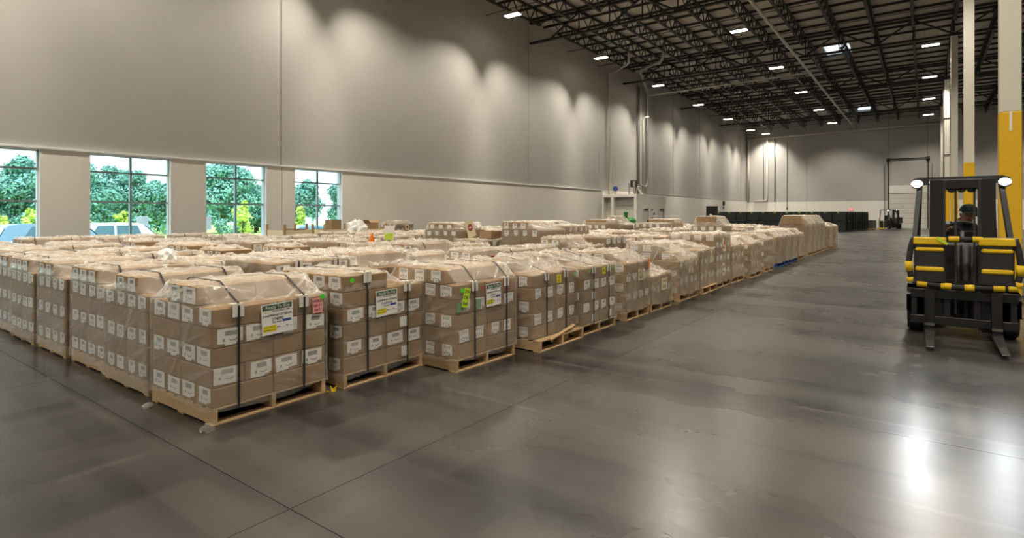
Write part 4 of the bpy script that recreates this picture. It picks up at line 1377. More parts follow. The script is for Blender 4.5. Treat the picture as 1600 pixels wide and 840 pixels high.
xw = XL + 0.12
pipe('riser_pipe', [(xw, 39.0, PZ), (xw, 39.0, 12.55), (xw + .4, 38.8, 12.3), (-16.9, 36.9, 12.3), (-16.9, 36.9, 13.4)], 0.075, 'pipe', 'pale pipe rising from the pump room and jogging under the roof')
pipe('riser_pipe', [(XL + .45, 38.9, PZ), (XL + .45, 38.9, 8.0), (XL + .12, 38.9, 8.0)], 0.03, 'pipe', 'thin pale pipe beside the first riser')
pipe('riser_pipe', [(xw, 44.6, PZ - .5), (xw, 44.6, 12.4)], 0.05, 'pipe_dark', 'dark pipe standing on the wall behind the pump room')
pipe('riser_pipe', [(xw, 45.5, PZ), (xw, 45.5, 9.9), (xw + .5, 45.5, 9.95)], 0.07, 'pipe', 'white pipe with a short bend at its top')
pipe('riser_pipe', [(-18.3, 41.2, 3.95), (xw + .1, 45.8, 3.95), (xw + .1, 46.1, 4.2), (xw + .1, 46.15, 12.2), (-17.0, 39.0, 12.25), (-14.6, 37.4, 12.25), (-14.5, 37.3, 13.4)], 0.11, 'pipe_grey', 'thick grey main bending up the wall to the roof', br=0.4)
pipe('riser_pipe', [(xw, 44.3, 3.2), (xw, 44.3, 12.6)], 0.035, 'pipe_dark', 'narrow black conduit on the wall past the pump room')
pipe('sprinkler_pipe', [(-6.85, -5, 12.05), (-6.85, YB - .3, 12.05)], 0.085, 'pipe', 'long pale sprinkler main hung under the trusses down the room')
pipe('sprinkler_pipe', [(xw, 46.2, 11.9), (-6.85, 46.2, 12.02)], 0.07, 'pipe', 'pale cross pipe from the wall riser to the sprinkler main')
pipe('sprinkler_pipe', [(XL + .2, YB - .25, 11.75), (-3.0, YB - .25, 11.95), (1.5, YB - .25, 12.0)], 0.12, 'pipe', 'pale sprinkler pipe along the top of the far wall')
pipe('riser_pipe', [(XL + .35, YB - .3, 3.3), (XL + .35, YB - .3, 11.7)], 0.12, 'pipe', 'white riser in the far corner')
pipe('riser_pipe', [(XL + 1.1, YB - .2, 3.4), (XL + 2.6, YB - .2, 3.4), (XL + 2.7, YB - .2, 3.7), (XL + 2.7, YB - .2, 11.7)], 0.10, 'pipe', 'white looping riser on the far wall', br=0.4)
pipe('riser_pipe', [(XL + 2.2, YB - .08, 3.3), (XL + 2.2, YB - .08, 11.0)], 0.05, 'pipe_dark', 'dark conduit beside the looping riser on the far wall')
pipe('riser_pipe', [(XL + 3.6, YB - .08, 3.3), (XL + 3.6, YB - .08, 11.6)], 0.05, 'pipe_dark', 'dark conduit on the far wall a step past the looping riser')
pipe('riser_pipe', [(-14.5, YB - .06, 2.45), (-14.5, YB - .06, 11.0)], 0.03, 'pipe_dark', 'thin conduit dropping to a small box on the far wall')
tag(mk('outlet_box', box_bm(-.1, .1, -.06, 0, -.12, .12, .01), 'pipe_dark', None, (-14.5, YB - .05, 2.38)), 'small dark outlet box under the thin conduit on the far wall', 'box')
# valves on the pump room roof
va = empty('valve_set', (-18.35, 41.0, PZ + .02), 0, 'group of pipes and valves standing on the pump room roof', 'valves')
for i, (x, y, h) in enumerate(((-.15, -.5, .9), (.15, -.2, 1.1), (.1, .2, .9), (-.2, .5, .85))):
    bm = BM(); tube(bm, [(x, y, 0), (x, y, h)], .06, 8); mk('valve_pipe', bm, 'pipe_grey', va)
bm = BM(); lathe(bm, [(.16, -.1), (.2, -.04), (.2, .04), (.16, .1)], 14, 'Y', at=(-.5, -2.2, .42)); mk('gauge', fix_normals(bm), 'blue_ink', va)
bm = BM(); tube(bm, [(-.5, -2.2, 0), (-.5, -2.2, .4)], .08, 8); mk('gauge_post', bm, 'pipe', va)
bm = BM(); tube(bm, [(.3, .9, .09), (.05, .5, .62)], .07, 8); mk('strut', bm, 'pipe', va)
bm = BM(); bx(bm, -.2, .2, -.2, .2, .62, .68); bx(bm, -.2, -.16, -.2, .2, 0.68, 1.1); bx(bm, .16, .2, -.2, .2, .68, 1.1); bx(bm, -.2, .2, -.2, .2, 1.1, 1.16); mk('valve_yoke', bm, 'pipe_dark', va)

# bell, dark panel, exit sign
bl = empty('alarm_bell', (XL + .07, 69.4, 2.95), 0, 'black alarm bell on the white band of the wall', 'bell')
bm = BM(); lathe(bm, [(.30, 0), (.30, .08), (.22, .16), (.06, .2)], 16, 'X'); mk('gong', fix_normals(bm), 'black_matt', bl)
mk('back_box', box_bm(0, .08, -.1, .1, -.62, -.4), 'pipe_dark', bl)
dp = empty('dark_screen', (-18.7, 62.2, 0), 0, 'black upright panel standing by the wall at the head of the dark stacks', 'panel')
mk('panel', box_bm(-.62, .62, -.06, .06, .12, 2.52, .02), 'black_matt', dp)
for s in (-1, 1): mk('foot', box_bm(s * .45 - .06, s * .45 + .06, -.4, .4, 0, .12), 'black_matt', dp)
bm = BM(); lathe(bm, [(.17, -.072), (.17, -.06)], 16, 'Y', at=(-.1, 0, 1.5)); mk('white_plate', fix_normals(bm), 'white', dp)
ex = empty('exit_sign', (-7.31, YB - .02, 2.23), 0, 'red glowing exit sign on the far wall above the dark stacks', 'exit sign')
mk('housing', box_bm(-.22, .22, -.06, 0, -.13, .13, .01), 'black_matt', ex)
mk('face', box_bm(-.20, .20, -.068, -.06, -.11, .11), 'exit_red', ex)
text_part('lettering', 'EXIT', .15, 'white', ex, (0, -.07, 0), (R(90), 0, 0))

# ------------------------------------------------------------------ dark wrapped stacks near the far wall
def dark_stack(x, y, label, proto=[None], side=False):
    if proto[0] is None:
        o = empty('dark_stack', (x, y, 0), 0, label, 'stack', 'dark wrapped stacks')
        for z0 in (0.14, 1.02):
            mk('wrapped_load', box_bm(-.47, .47, -.47, .47, z0, z0 + .80, .03), 'black_wrap', o)
            for sx in (-1, 1):
                for sy in (-1, 1): mk('corner_guard', box_bm(sx * .48 - .035, sx * .48 + .035, sy * .48 - .035, sy * .48 + .035, z0, z0 + .84), 'black_matt', o)
            bm = BM()
            for sy in (-1, 1): bx(bm, -.5, .5, sy * .49 - .01, sy * .49 + .01, z0 + .78, z0 + .85)
            for sx in (-1, 1): bx(bm, sx * .49 - .01, sx * .49 + .01, -.5, .5, z0 + .78, z0 + .85)
            mk('rim', bm, 'black_matt', o)
        mk('pallet', box_bm(-.5, .5, -.5, .5, .02, .13), 'black_matt', o)
        mk('lid', box_bm(-.5, .5, -.5, .5, .985, 1.02), 'black_matt', o)
        mk('tag', box_bm(-.16, .02, -.502, -.498, 1.76, 1.82), 'lime', o)
        mk('tag', box_bm(.498, .502, -.1, .05, 1.70, 1.76), 'board', o)
        proto[0] = o
    else:
        o = copy_tree(proto[0]); o.location = (x, y, 0); o['label'] = label
    return o


for k in range(11):
    dark_stack(-6.45 - 1.09 * k, 60.7, 'black film wrapped double stack, %s in the front line from the aisle' % ORD[k + 1])
for k in range(1, 10):
    dark_stack(-6.4 + 0.11 * k, 60.7 + 1.14 * k, 'black film wrapped double stack, %s back along the aisle side line' % ORD[k + 1])
gl = empty('grey_stack', (-4.75, 72.2, 0), 0, 'low grey film wrapped load past the end of the dark stacks', 'stack')
mk('wrapped_load', box_bm(-.5, .5, -.5, .5, .14, 1.0, .03), 'grey_load', gl)
pallet_parts(gl, .5, .5, 'wood', True)
hs = empty('hand_truck', (-3.9, 74.5, 0), 0, 'yellow hand truck standing by the far wall', 'hand truck')
bm = BM(); tube(bm, bend([(-.22, 0, .1), (-.22, 0, 1.25), (-.1, 0, 1.3)], .08), .025, 8); tube(bm, bend([(.22, 0, .1), (.22, 0, 1.25), (.1, 0, 1.3)], .08), .025, 8); mk('frame', bm, 'cream', hs)
mk('toe_plate', box_bm(-.28, .28, -.4, 0, 0.02, .12), 'pad_yellow', hs)
for s in (-1, 1):
    bm = BM(); lathe(bm, [(.1, -.03), (.1, .03)], 12, 'X', at=(s * .25, .1, .1)); mk('wheel', fix_normals(bm), 'rubber', hs)

# green machine beyond the block
gm = empty('sweeper', (-16.05, 35.2, 0), 0, 'green upright machine in front of the pump room side doors', 'machine')
bm = BM(); bx(bm, -.42, .42, -.3, .3, .12, 1.0, 0, .06); mk('body', bm, 'green_machine', gm)
bm = BM(); lathe(bm, [(.32, 1.0), (.32, 1.25), (.2, 1.4), (.05, 1.44)], 16, at=(.1, 0, 0)); mk('tank', fix_normals(bm), 'green_machine', gm)
bm = BM(); lathe(bm, [(.13, 1.0), (.12, 1.62), (.15, 1.66), (.15, 1.76), (.08, 1.8)], 12, at=(-.28, 0, 0)); mk('column', fix_normals(bm), 'green_machine', gm)
for s in (-1, 1):
    bm = BM(); lathe(bm, [(.12, -.04), (.12, .04)], 12, 'Y', at=(.2, s * .3, .12)); mk('wheel', fix_normals(bm), 'rubber', gm)
    bm = BM(); lathe(bm, [(.12, -.04), (.12, .04)], 12, 'Y', at=(-.3, s * .3, .12)); mk('wheel', fix_normals(bm), 'rubber', gm)

# ------------------------------------------------------------------ forklift
def wheel(root, x, y, r, w, name='wheel'):
    bm = BM(); lathe(bm, [(r * .93, -w / 2), (r, -w / 2 + .03), (r, w / 2 - .03), (r * .93, w / 2)], 28, 'X')
    o = mk(name, fix_normals(bm), 'rubber', root, (x, y, r))
    bm = BM(); lathe(bm, [(r * .55, -w / 2 - .004), (r * .6, w / 2 + .004)], 20, 'X'); mk('hub', fix_normals(bm), 'fork_grey', o)
    return o


def build_forklift(label, loc, rz, lens, beams, far=False):
    f = empty('forklift', loc, rz, label, 'forklift')
    for s in (-1, 1):
        wheel(f, s * .49, 0.0, .27, .18); wheel(f, s * .45, 1.32, .22, .15, 'rear_wheel')
        bm = BM()
        pr_ = [(-.36, .30), (-.36, .52), (-.22, .60), (.30, .60), (.36, .30)]
        lo = [bm.verts.new((s * .38, y, z)) for y, z in pr_]; hi = [bm.verts.new((s * .585, y, z)) for y, z in pr_]
        for i in range(4): bm.faces.new((lo[i], lo[i + 1], hi[i + 1], hi[i]))
        bm.faces.new(hi); bmesh.ops.solidify(bm, geom=bm.faces[:], thickness=.015)
        mk('fender', fix_normals(bm), 'fork_black', f)
    bm = BM(); bx(bm, -.38, .38, -.15, .62, .14, .62, 0, .02); mk('frame_body', bm, 'fork_black', f)
    bm = BM(); bx(bm, -.42, .42, .55, 1.45, .16, .86, 0, .04); mk('battery_case', bm, 'fork_black', f)
    bm = BM(); bx(bm, -.52, .52, 1.15, 1.75, .30, .92, 0, .10); mk('counterweight', bm, 'fork_black' if far else 'pad_yellow', f)
    bm = BM(); bx(bm, -.40, .40, -.12, .10, .60, 1.22, 0, .03); mk('dash_cowl', bm, 'fork_black', f)
    bm = BM(); bx(bm, -.25, .25, .62, 1.10, .86, .96, 0, .03); bx(bm, -.24, .24, 1.06, 1.18, .94, 1.5, 0, .04); mk('seat', bm, 'fork_black', f)
    bm = BM(); tube(bm, [(.03, -.02, 1.10), (.03, .26, 1.36)], .025, 10); mk('steering_column', bm, 'fork_black', f)
    bm = BM()
    c = Vector((.03, .27, 1.37)); nv = Vector((0, .68, .73)); uu = Vector((1, 0, 0)); vv = nv.cross(uu)
    ring = [c + uu * .19 * math.cos(a * math.pi / 12) + vv * .19 * math.sin(a * math.pi / 12) for a in range(25)]
    tube(bm, ring, .015, 8, cap=False)
    for a in (0, 8, 16): bar(bm, c, ring[a], .02)
    mk('steering_wheel', bm, 'fork_grey', f)
    # mast
    for s in (-1, 1):
        bm = BM()
        x0, x1 = sorted((s * .195, s * .335))
        bx(bm, x0, x1, -.42, -.25, .10, 2.06, 0, .006); mk('mast_rail', bm, 'fork_black', f)
        x0, x1 = sorted((s * .165, s * .20)); bm = BM()
        bx(bm, x0, x1, -.40, -.27, .12, 2.04); mk('inner_rail', bm, 'fork_grey', f)
    bm = BM(); bx(bm, -.335, .335, -.38, -.26, 1.93, 2.06, 0, .01); bx(bm, -.335, .335, -.34, -.26, .62, .74)
    for k in range(3): lathe(bm, [(.05, -.03), (.05, .03)], 12, 'Y', at=(-.10 + k * .10, -.33, 1.935))
    mk('mast_crosshead', fix_normals(bm), 'fork_black', f)
    bm = BM(); tube(bm, [(.05, -.3, .2), (.05, -.3, 1.22)], .04, 12); tube(bm, [(-.03, -.3, .2), (-.03, -.3, 1.2)], .016, 8); tube(bm, [(.11, -.3, .2), (.11, -.3, 1.2)], .016, 8); mk('lift_cylinder', bm, 'fork_grey', f)
    for x in (-.06, .13):
        bm = BM(); bx(bm, x - .012, x + .012, -.36, -.345, .3, 1.93); mk('lift_chain', bm, 'fork_grey', f)
    # overhead guard
    for s in (-1, 1):
        bm = BM(); bar(bm, (s * .505, -.18, 1.18), (s * .44, .34, 2.08), .055, .07); mk('guard_pillar', bm, 'fork_black', f)
        bm = BM(); bar(bm, (s * .48, 1.55, .85), (s * .44, 1.45, 2.08), .055, .07); mk('guard_pillar', bm, 'fork_black', f)
    bm = BM()
    for s in (-1, 1): bx(bm, s * .45 - .03, s * .45 + .03, .30, 1.5, 2.07, 2.13)
    bx(bm, -.48, .48, .28, .34, 2.07, 2.13); bx(bm, -.48, .48, 1.44, 1.5, 2.07, 2.13)
    mk('overhead_guard', bm, 'fork_grey', f)
    for k in range(6):
        x = -.33 + k * .132
        mk('guard_bar', box_bm(x - .014, x + .014, .31, 1.47, 2.085, 2.13), 'fork_grey', f)
    # headlamps
    for s in (-1, 1):
        bm = BM(); lathe(bm, [(.03, .06), (.065, .04), (.075, -.03), (.072, -.035)], 18, 'Y'); h = mk('headlamp', fix_normals(bm), 'fork_black', f, (s * .475, .24, 2.04))
        bm = BM(); lathe(bm, [(.066, -.036), (.064, -.046)], 18, 'Y'); mk('lens', fix_normals(bm), lens, h).scale = (1.0, 1, .72)
        bm = BM(); bar(bm, (0, .03, .02), (0, .08, .06), .02); mk('bracket', bm, 'fork_black', h)
        if beams:
            ld = bpy.data.lights.new('headlamp_beam', 'SPOT'); ld.energy = HEAD_W; ld.color = (0.90, 0.95, 1.0)
            ld.spot_size = R(72); ld.spot_blend = .8; ld.shadow_soft_size = .12
            lo = bpy.data.objects.new('headlamp_beam', ld); COL.objects.link(lo); lo.parent = f
            lo.location = (s * .475, .17, 2.04); lo.rotation_euler = (R(-60), 0, 0)
    # carriage and forks
    bm = BM(); bx(bm, -.54, .54, -.50, -.46, .50, .62, 0, .008); bx(bm, -.54, .54, -.50, -.46, .16, .27, 0, .008)
    for x in (-.5, -.15, .15, .5): bx(bm, x - .03, x + .03, -.47, -.43, .2, .6)
    mk('carriage', bm, 'fork_black', f)
    for s in (-1, 1):
        bm = BM()
        x = s * .335
        prof = [(-.50, .62), (-.54, .62), (-.55, .10), (-.60, .055), (-1.50, .042), (-1.52, .05), (-1.50, .058), (-.66, .10), (-.505, .14)]
        a = [bm.verts.new((x - .055 + (.02 if y < -1.4 else 0), y, z)) for y, z in prof]; b = [bm.verts.new((x + .055 - (.02 if y < -1.4 else 0), y, z)) for y, z in prof]
        n_ = len(prof)
        for i in range(n_): bm.faces.new((a[i], a[(i + 1) % n_], b[(i + 1) % n_], b[i]))
        bm.faces.new(a[::-1]); bm.faces.new(b)
        fk = mk('fork', fix_normals(bm), 'fork_black', f)
        bm = BM()
        vs = [bm.verts.new(p) for p in ((x - .05, -.66, .1015), (x + .05, -.66, .1015), (x + .035, -1.49, .0598), (x - .035, -1.49, .0598))]
        bm.faces.new(vs[::-1]); r_ = bmesh.ops.solidify(bm, geom=bm.faces[:], thickness=.001); mk('worn_blade', fix_normals(bm), 'steel_worn', fk)
        bm = BM(); bx(bm, x - .055, x + .055, -.575, -.552, .155, .185); mk('bright_band', bm, 'steel_worn', fk)
    # padded, taped load backrest
    yb = -.545
    bm = BM(); tube(bm, bend([(-.50, yb, 1.30), (-.535, yb, 1.18), (-.56, yb, .95), (-.52, yb, .70), (0, yb, .665), (.52, yb, .70), (.56, yb, .95), (.535, yb, 1.18), (.50, yb, 1.30)], .08), .034, 12); mk('backrest_tube', bm, 'pad_black', f)
    bm = BM(); tube(bm, [(-.50, yb, 1.285), (.50, yb, 1.285)], .03, 12); mk('top_tube', bm, 'pad_black', f)
    ymat = 'pad_black' if far else 'pad_yellow'
    def tape(pts, r=.042): bm = BM(); tube(bm, pts, r, 12); mk('yellow_tape_band', bm, ymat, f)
    for a, b in ((-.47, -.36), (-.22, -.11), (.02, .12), (.30, .41), (.44, .53)):
        tape([(a, yb, .665 + abs(a) * .06), (b, yb, .665 + abs(b) * .06)])
    tape([(-.548, yb, .85), (-.56, yb, .98)]); tape([(.548, yb, .85), (.56, yb, .98)]); tape([(-.53, yb, .705), (-.54, yb, .77)]); tape([(.53, yb, .705), (.54, yb, .77)])
    tape([(-.14, yb, 1.285), (-.03, yb, 1.285)], .036); tape([(.10, yb, 1.285), (.2, yb, 1.285)], .036)
    for s in (-1, 1):
        x0, x1 = sorted((s * .17, s * .50))
        bm = BM(); bx(bm, x0, x1, yb - .03, yb + .03, .70, 1.31, 0, .025); pd = mk('backrest_pad', bm, 'pad_black', f)
        for z0, z1, ins in ((1.215, 1.335, 0), (1.12, 1.17, .015), (.86, .92, .015)):
            bm = BM(); bx(bm, x0 + ins - (.01 if not ins else 0), x1 - ins + (.01 if not ins else 0), yb - .045, yb + .04, z0, z1, 0, .015)
            for v in bm.verts: v.co.z += (-.03 if not ins else 0) * abs((v.co.x - s * .335) / .17) * (1 if v.co.z > 1.28 else .3)
            mk('yellow_tape_band', bm, ymat, pd)
    bm = BM(); bar(bm, (-.26, yb - .05, 1.30), (-.15, yb - .06, 1.22), .012, .035); mk('lime_tag', bm, 'lime', f)
    return f


FX, FY = 0.385, 9.70
FL = build_forklift('black forklift with lit headlamps and yellow taped load backrest beside the near column', (FX, FY, 0), 0, 'headlens', True)
FR = build_forklift('small dark forklift parked before the white overhead door', (-2.75, 74.2, 0), R(38), 'far_head', False, True)

# ------------------------------------------------------------------ driver
def skin_figure(name, verts, edges, root_i):
    me = bpy.data.meshes.new(name)
    me.from_pydata([v[0] for v in verts], edges, [])
    o = bpy.data.objects.new(name, me); COL.objects.link(o)
    md = o.modifiers.new('Skin', 'SKIN'); md.use_smooth_shade = True
    for i, v in enumerate(verts):
        r = v[1] if isinstance(v[1], tuple) else (v[1], v[1])
        me.skin_vertices[0].data[i].radius = r
        me.skin_vertices[0].data[i].use_root = (i == root_i)
    sb = o.modifiers.new('Subdivision', 'SUBSURF'); sb.levels = 2; sb.render_levels = 2
    dg = bpy.context.evaluated_depsgraph_get()
    out = bpy.data.meshes.new_from_object(o.evaluated_get(dg))
    bpy.data.objects.remove(o)
    return out


V, Ed = [], []
def vadd(p, r, link_to=None):
    V.append((p, r)); i = len(V) - 1
    if link_to is not None: Ed.append((link_to, i))
    return i


pel = vadd((0.02, .86, 1.03), (.15, .12))
bel = vadd((0.00, .84, 1.14), (.15, .115), pel)
che = vadd((-.03, .78, 1.31), (.17, .12), bel)
nec = vadd((-.02, .70, 1.46), (.06, .06), che)
jaw = vadd((.04, .655, 1.535), (.072, .08), nec)
cra = vadd((.06, .66, 1.62), (.085, .095), jaw)
crn = vadd((.065, .67, 1.685), (.06, .07), cra)
hands = []
for s, wr_ in ((-1, (-.155, .30, 1.40)), (1, (.20, .30, 1.37))):
    sh = vadd((-.03 + s * .20, .74, 1.36), .075, che)
    el = vadd((s * .33, .58, 1.16), .055, sh)
    wr2 = vadd(wr_, .032, el)
    pm_ = vadd((wr_[0] + s * .005, wr_[1] - .06, wr_[2] + .015), (.042, .022), wr2)
    hands.append((s, pm_))
    hp = vadd((s * .11, .78, 1.0), .085, pel)
    kn = vadd((s * .16, .40, 1.02), .065, hp)
    an = vadd((s * .15, .28, .70), .045, kn)
    toe = vadd((s * .15, .16, .66), .04, an)
body = skin_figure('person', V, Ed, pel)
for nm in ('jacket', 'trouser', 'skin', 'cap'): body.materials.append(M[nm])
for p in body.polygons:
    c = p.center
    p.use_smooth = True
    if c.z > 1.475: p.material_index = 2
    elif c.y < .33 and c.z > 1.2: p.material_index = 2
    elif c.z < 1.08 and not (c.y > .74 and c.z > 1.05): p.material_index = 1
    else: p.material_index = 0
dr = bpy.data.objects.new('person', body); COL.objects.link(dr)
dr.location = (FX + 0.06, FY, 0)
tag(dr, 'driver in dark jacket and dark green cap leaning over the steering wheel', 'person')
# fingers closed on the rim, cap and face
for s, pi in hands:
    p = Vector(V[pi][0])
    for k in range(4):
        x = p.x + (-.03 + .02 * k)
        L = (.85, 1.0, .95, .8)[k]
        bm = BM(); tube(bm, [(x, p.y + .01, p.z + .004), (x, p.y - .03 * L, p.z + .012), (x, p.y - .055 * L, p.z - .006), (x, p.y - .05 * L, p.z - .03 * L)], [.0095, .009, .0085, .007], 8)
        mk('finger', bm, 'skin', dr)
    bm = BM(); tube(bm, [(p.x - s * .03, p.y + .03, p.z), (p.x - s * .055, p.y + .005, p.z - .005), (p.x - s * .06, p.y - .02, p.z - .018)], [.012, .011, .009], 8)
    mk('thumb', bm, 'skin', dr)
hc = Vector((.06, .655, 1.62))
bm = BM(); bmesh.ops.create_uvsphere(bm, u_segments=24, v_segments=14, radius=1)
bmesh.ops.delete(bm, geom=[v for v in bm.verts if v.co.z < -.05], context='VERTS')
for v in bm.verts: v.co = Vector((v.co.x * .108, v.co.y * .122, v.co.z * .105))
cp = mk('cap', bm, 'cap', dr, hc + Vector((0, .01, .03)), (R(8), 0, R(6)), True)
bm = BM()
vs0 = [bm.verts.new((.10 * math.cos(a), -.085 - .10 * math.sin(a), -.004 * math.sin(a))) for a in [math.pi * k / 10 for k in range(11)]]
bm.faces.new(vs0[::-1]); bmesh.ops.solidify(bm, geom=bm.faces[:], thickness=.004); mk('brim', fix_normals(bm), 'cap', cp)
for s in (-1, 1):
    bm = BM(); bmesh.ops.create_uvsphere(bm, u_segments=10, v_segments=8, radius=.011); mk('eye', bm, 'ink', dr, hc + Vector((s * .033, -.088, -.005)))
    bm = BM(); bmesh.ops.create_uvsphere(bm, u_segments=10, v_segments=8, radius=1)
    for v in bm.verts: v.co = Vector((v.co.x * .012, v.co.y * .02, v.co.z * .032))
    mk('ear', bm, 'skin', dr, hc + Vector((s * .09, .01, -.02)), shade=True)
bm = BM(); tube(bm, [(0, -.082, .0), (0, -.108, -.035), (0, -.088, -.045)], [.008, .014, .009], 8); mk('nose', bm, 'skin', dr, hc)
bm = BM(); tube(bm, [(-.024, -.078, -.072), (0, -.088, -.07), (.024, -.078, -.072)], .006, 6); mk('mouth', bm, 'red_box', dr, hc)

# ------------------------------------------------------------------ outside the windows
og = mk('ground', box_bm(-140, XL - .35, -80, 120, -.75, -.5), 'grass')
tag(og, 'yellow green meadow outside the windows', 'ground', kind='structure')
pk = mk('parking_lot', box_bm(-33, XL - .6, -40, 60, -.52, -.46), 'asphalt')
tag(pk, 'grey parking lot outside the window wall', 'parking lot', kind='structure')


def crown_mesh(seed, blobs, nleaf, size):
    rng = random.Random(seed); bm = BM()
    for _ in range(nleaf):
        b = rng.choice(blobs)
        d = Vector((rng.gauss(0, 1), rng.gauss(0, 1), rng.gauss(0, 1))).normalized()
        p = Vector(b[:3]) + Vector((d.x * b[3], d.y * b[3], d.z * b[4])) * rng.uniform(.72, 1.06)
        n = (d + Vector((rng.uniform(-.7, .7), rng.uniform(-.7, .7), rng.uniform(-.3, .9)))).normalized()
        u = n.orthogonal().normalized(); v = n.cross(u)
        a = rng.uniform(0, 6.28); u, v = u * math.cos(a) + v * math.sin(a), v * math.cos(a) - u * math.sin(a)
        s = size * rng.uniform(.6, 1.3)
        bm.faces.new([bm.verts.new(p + u * x * s + v * y * s) for x, y in ((-.5, 0), (0, -.3), (.55, 0), (0, .3))])
    return bm


def blobs_for(seed, h, w, n):
    rng = random.Random(seed); out = []
    for i in range(n):
        t = i / max(1, n - 1)
        z = h * (.25 + .68 * t)
        rad = w * (.55 + .5 * math.sin(math.pi * min(1, t * .9 + .15)))
        a = rng.uniform(0, 6.28); q = rng.uniform(.2, .75) * rad
        out.append((q * math.cos(a), q * math.sin(a), z, rad * rng.uniform(.45, .7), rad * rng.uniform(.4, .6)))
    return out


def tree_proto(name, seed, h, w, n, nleaf, size, mat, cat, group):
    o = empty(name, (0, 0, -.5), 0, '', cat, group)
    bm = BM(); tube(bm, [(0, 0, 0), (.05, .02, h * .3), (-.04, .05, h * .62)], [h * .028, h * .022, h * .01], 8)
    for k in range(5):
        a = k * 1.3; tube(bm, [(0, .02, h * (.25 + .06 * k)), (w * .5 * math.cos(a), w * .5 * math.sin(a), h * (.45 + .07 * k))], [h * .012, h * .005], 6)
    mk('trunk', bm, 'bark', o)
    mk('foliage', crown_mesh(seed, blobs_for(seed, h, w, n), nleaf, size), mat, o)
    return o


tp = [tree_proto('tree', s, h, w, 13, 7000, .32, 'leaf', 'tree', 'tall trees beyond the meadow') for s, h, w in ((1, 6.4, 2.5), (2, 7.4, 2.7), (3, 5.6, 2.6))]
sp = [tree_proto('young_tree', s, h, w, 7, 700, .26, 'leaf_pale', 'tree', 'young yellow green trees on the meadow') for s, h, w in ((11, 3.0, .9), (12, 2.5, .7))]
bp = tree_proto('bush', 21, 1.5, 1.2, 7, 600, .24, 'leaf', 'bush', 'bushes at the foot of the trees')
rt = random.Random(31)
usedt = set()
def plant(protos, k, x, y, s, label, rz):
    o = protos[k]
    key = (id(protos), k)
    if key in usedt: o = copy_tree(o)
    usedt.add(key)
    o.location = (x, y, -.5); o.scale = (s, s, s); o.rotation_euler = (0, 0, rz); o['label'] = label
for i in range(26):
    y = 2 + i * 2.55 + rt.uniform(-.6, .6)
    x = -66 + rt.uniform(-4, 4)
    sc = rt.uniform(.8, 1.05) * (.80 if y < 14 else 1.0)
    plant(tp, rt.randrange(3), x, y, sc, 'leafy green tree beyond the meadow, %s along the tree line from the near end' % ORD[i + 1], rt.uniform(0, 6))
for i in range(16):
    plant(tp, rt.randrange(3), -76 + rt.uniform(-3, 3), 4 + i * 4.4, rt.uniform(.85, 1.05), 'leafy green tree in the second line of trees, %s from the near end' % ORD[i + 1], rt.uniform(0, 6))
for i, (x, y, s, k) in enumerate(((-50, 14.2, 1.25, 0), (-48, 16.3, .95, 1), (-48, 20.6, 1.0, 1), (-48, 25.5, 1.1, 0), (-46, 29.6, 1.15, 1), (-47, 36.0, 1.5, 0), (-52, 44.0, 1.6, 0), (-48, 11.3, 1.0, 1), (-55, 10.6, 1.0, 0), (-47, 9.2, .9, 1))):
    plant(sp, k, x, y, s, 'young yellow green tree on the meadow, %s planted along it' % ORD[i + 1], rt.uniform(0, 6))
bps = [bp]
for i in range(14):
    plant(bps, 0, -58 + rt.uniform(-3, 3), 6 + i * 3.6, rt.uniform(.8, 1.3), 'low green bush before the tall trees, %s in their line' % ORD[i + 1], rt.uniform(0, 6))


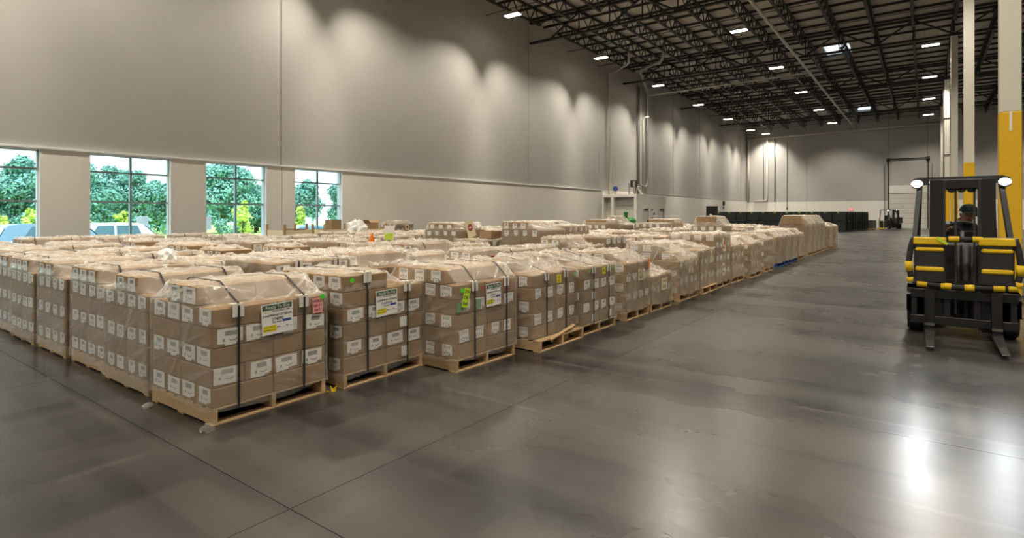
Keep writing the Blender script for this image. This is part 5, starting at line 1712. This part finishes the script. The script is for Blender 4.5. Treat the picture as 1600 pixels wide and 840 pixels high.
def build_car(label, loc, rz, mat, van=False):
    c = empty('parked_car', loc, rz, label, 'car', 'cars outside the windows')
    L, W, H_ = 2.25, .88, 1.72 if van else 1.45
    low = [(-L, .35), (-L, .75), (-L + .1, .95), (-1.35, 1.0), (1.0, 1.02), (L - .15, .9), (L, .6), (L, .35)]
    cab = [(-1.95 if van else -1.5, .98), (-1.6 if van else -.95, H_ - .05), (-1.3 if van else -.6, H_), (.35, H_), (.6, H_ - .06), (1.25, .98)]
    def ext(pr, w0, w1, z0, z1):
        bm = BM()
        def wz(z): return w0 + (w1 - w0) * (z - z0) / (z1 - z0)
        a = [bm.verts.new((x, -wz(z), z)) for x, z in pr]; b = [bm.verts.new((x, wz(z), z)) for x, z in pr]
        n_ = len(pr)
        for i in range(n_): bm.faces.new((a[i], a[(i + 1) % n_], b[(i + 1) % n_], b[i]))
        bm.faces.new(a[::-1]); bm.faces.new(b)
        bmesh.ops.bevel(bm, geom=bm.edges[:], offset=.03, segments=2, affect='EDGES')
        return fix_normals(bm)
    mk('body', ext(low, W, W * .97, .35, 1.02), mat, c)
    mk('cabin', ext(cab, W * .93, W * .74, .98, H_), mat, c)
    for s in (-1, 1):
        for x0, x1, t0, t1 in ((-1.3, -.42, -.95, -.42), (-.34, .42, -.34, .38)):
            bm = BM()
            yy = lambda z: s * ((W * .93 + (W * .74 - W * .93) * (z - .98) / (H_ - .98)) + .004)
            bm.faces.new([bm.verts.new(p) for p in ((x0, yy(1.04), 1.04), (x1 + .2 * (x1 > 0), yy(1.04), 1.04), (t1, yy(H_ - .1), H_ - .1), (t0 if x0 < -1 else x0, yy(H_ - .1), H_ - .1))])
            bmesh.ops.solidify(bm, geom=bm.faces[:], thickness=.004)
            mk('side_window', fix_normals(bm), 'car_glass', c)
        for x in (-1.4, 1.35):
            bm = BM(); lathe(bm, [(.30, -.1), (.33, -.08), (.33, .08), (.30, .1)], 20, 'Y'); w = mk('wheel', fix_normals(bm), 'rubber', c, (x, s * .80, .33))
    bm = BM(); bm.faces.new([bm.verts.new(p) for p in ((1.20, -.74, 1.03), (1.20, .74, 1.03), (.66, .62, H_ - .10), (.66, -.62, H_ - .10))]); bmesh.ops.translate(bm, verts=bm.verts[:], vec=(.03, 0, .02)); bmesh.ops.solidify(bm, geom=bm.faces[:], thickness=.004); mk('windscreen', fix_normals(bm), 'car_glass', c)
    xb = (-1.95, -1.6) if van else (-1.5, -.95)
    bm = BM(); bm.faces.new([bm.verts.new(p) for p in ((xb[0] + .03, .72, 1.04), (xb[0] + .03, -.72, 1.04), (xb[1] - .03, -.60, H_ - .12), (xb[1] - .03, .60, H_ - .12))]); bmesh.ops.translate(bm, verts=bm.verts[:], vec=(-.03, 0, .01)); bmesh.ops.solidify(bm, geom=bm.faces[:], thickness=.004); mk('rear_window', fix_normals(bm), 'car_glass', c)
    return c


build_car('white family car parked outside the second window', (-26.8, 9.1, -.46), R(86), 'car_white', True)
build_car('pale blue car parked beside the white one', (-26.2, 6.9, -.46), R(88), 'car_blue', True)
build_car('pale blue car parked outside the farthest window', (-28.2, 18.9, -.46), R(84), 'car_blue')


def sign_post(x, y, label, mat, w=.45, h=.62, top=1.55):
    s = empty('sign_post', (x, y, -.5), 0, label, 'sign')
    mk('post', box_bm(-.03, .03, -.03, .03, 0, top + .4), 'sign_grey', s)
    mk('board', box_bm(.03, .045, -w / 2, w / 2, top + .5 - h - .03, top + .5 - .03, .004), mat, s)
    return s


sign_post(-27.0, 9.95, 'grey sign board on a post beside the white car outside', 'sign_grey')
sign_post(-27.0, 12.6, 'grey sign board on a post at the edge of the third window', 'sign_grey')
sign_post(-33.5, 22.3, 'small white sign on a post outside the farthest window', 'car_white', .5, .55, 1.45)
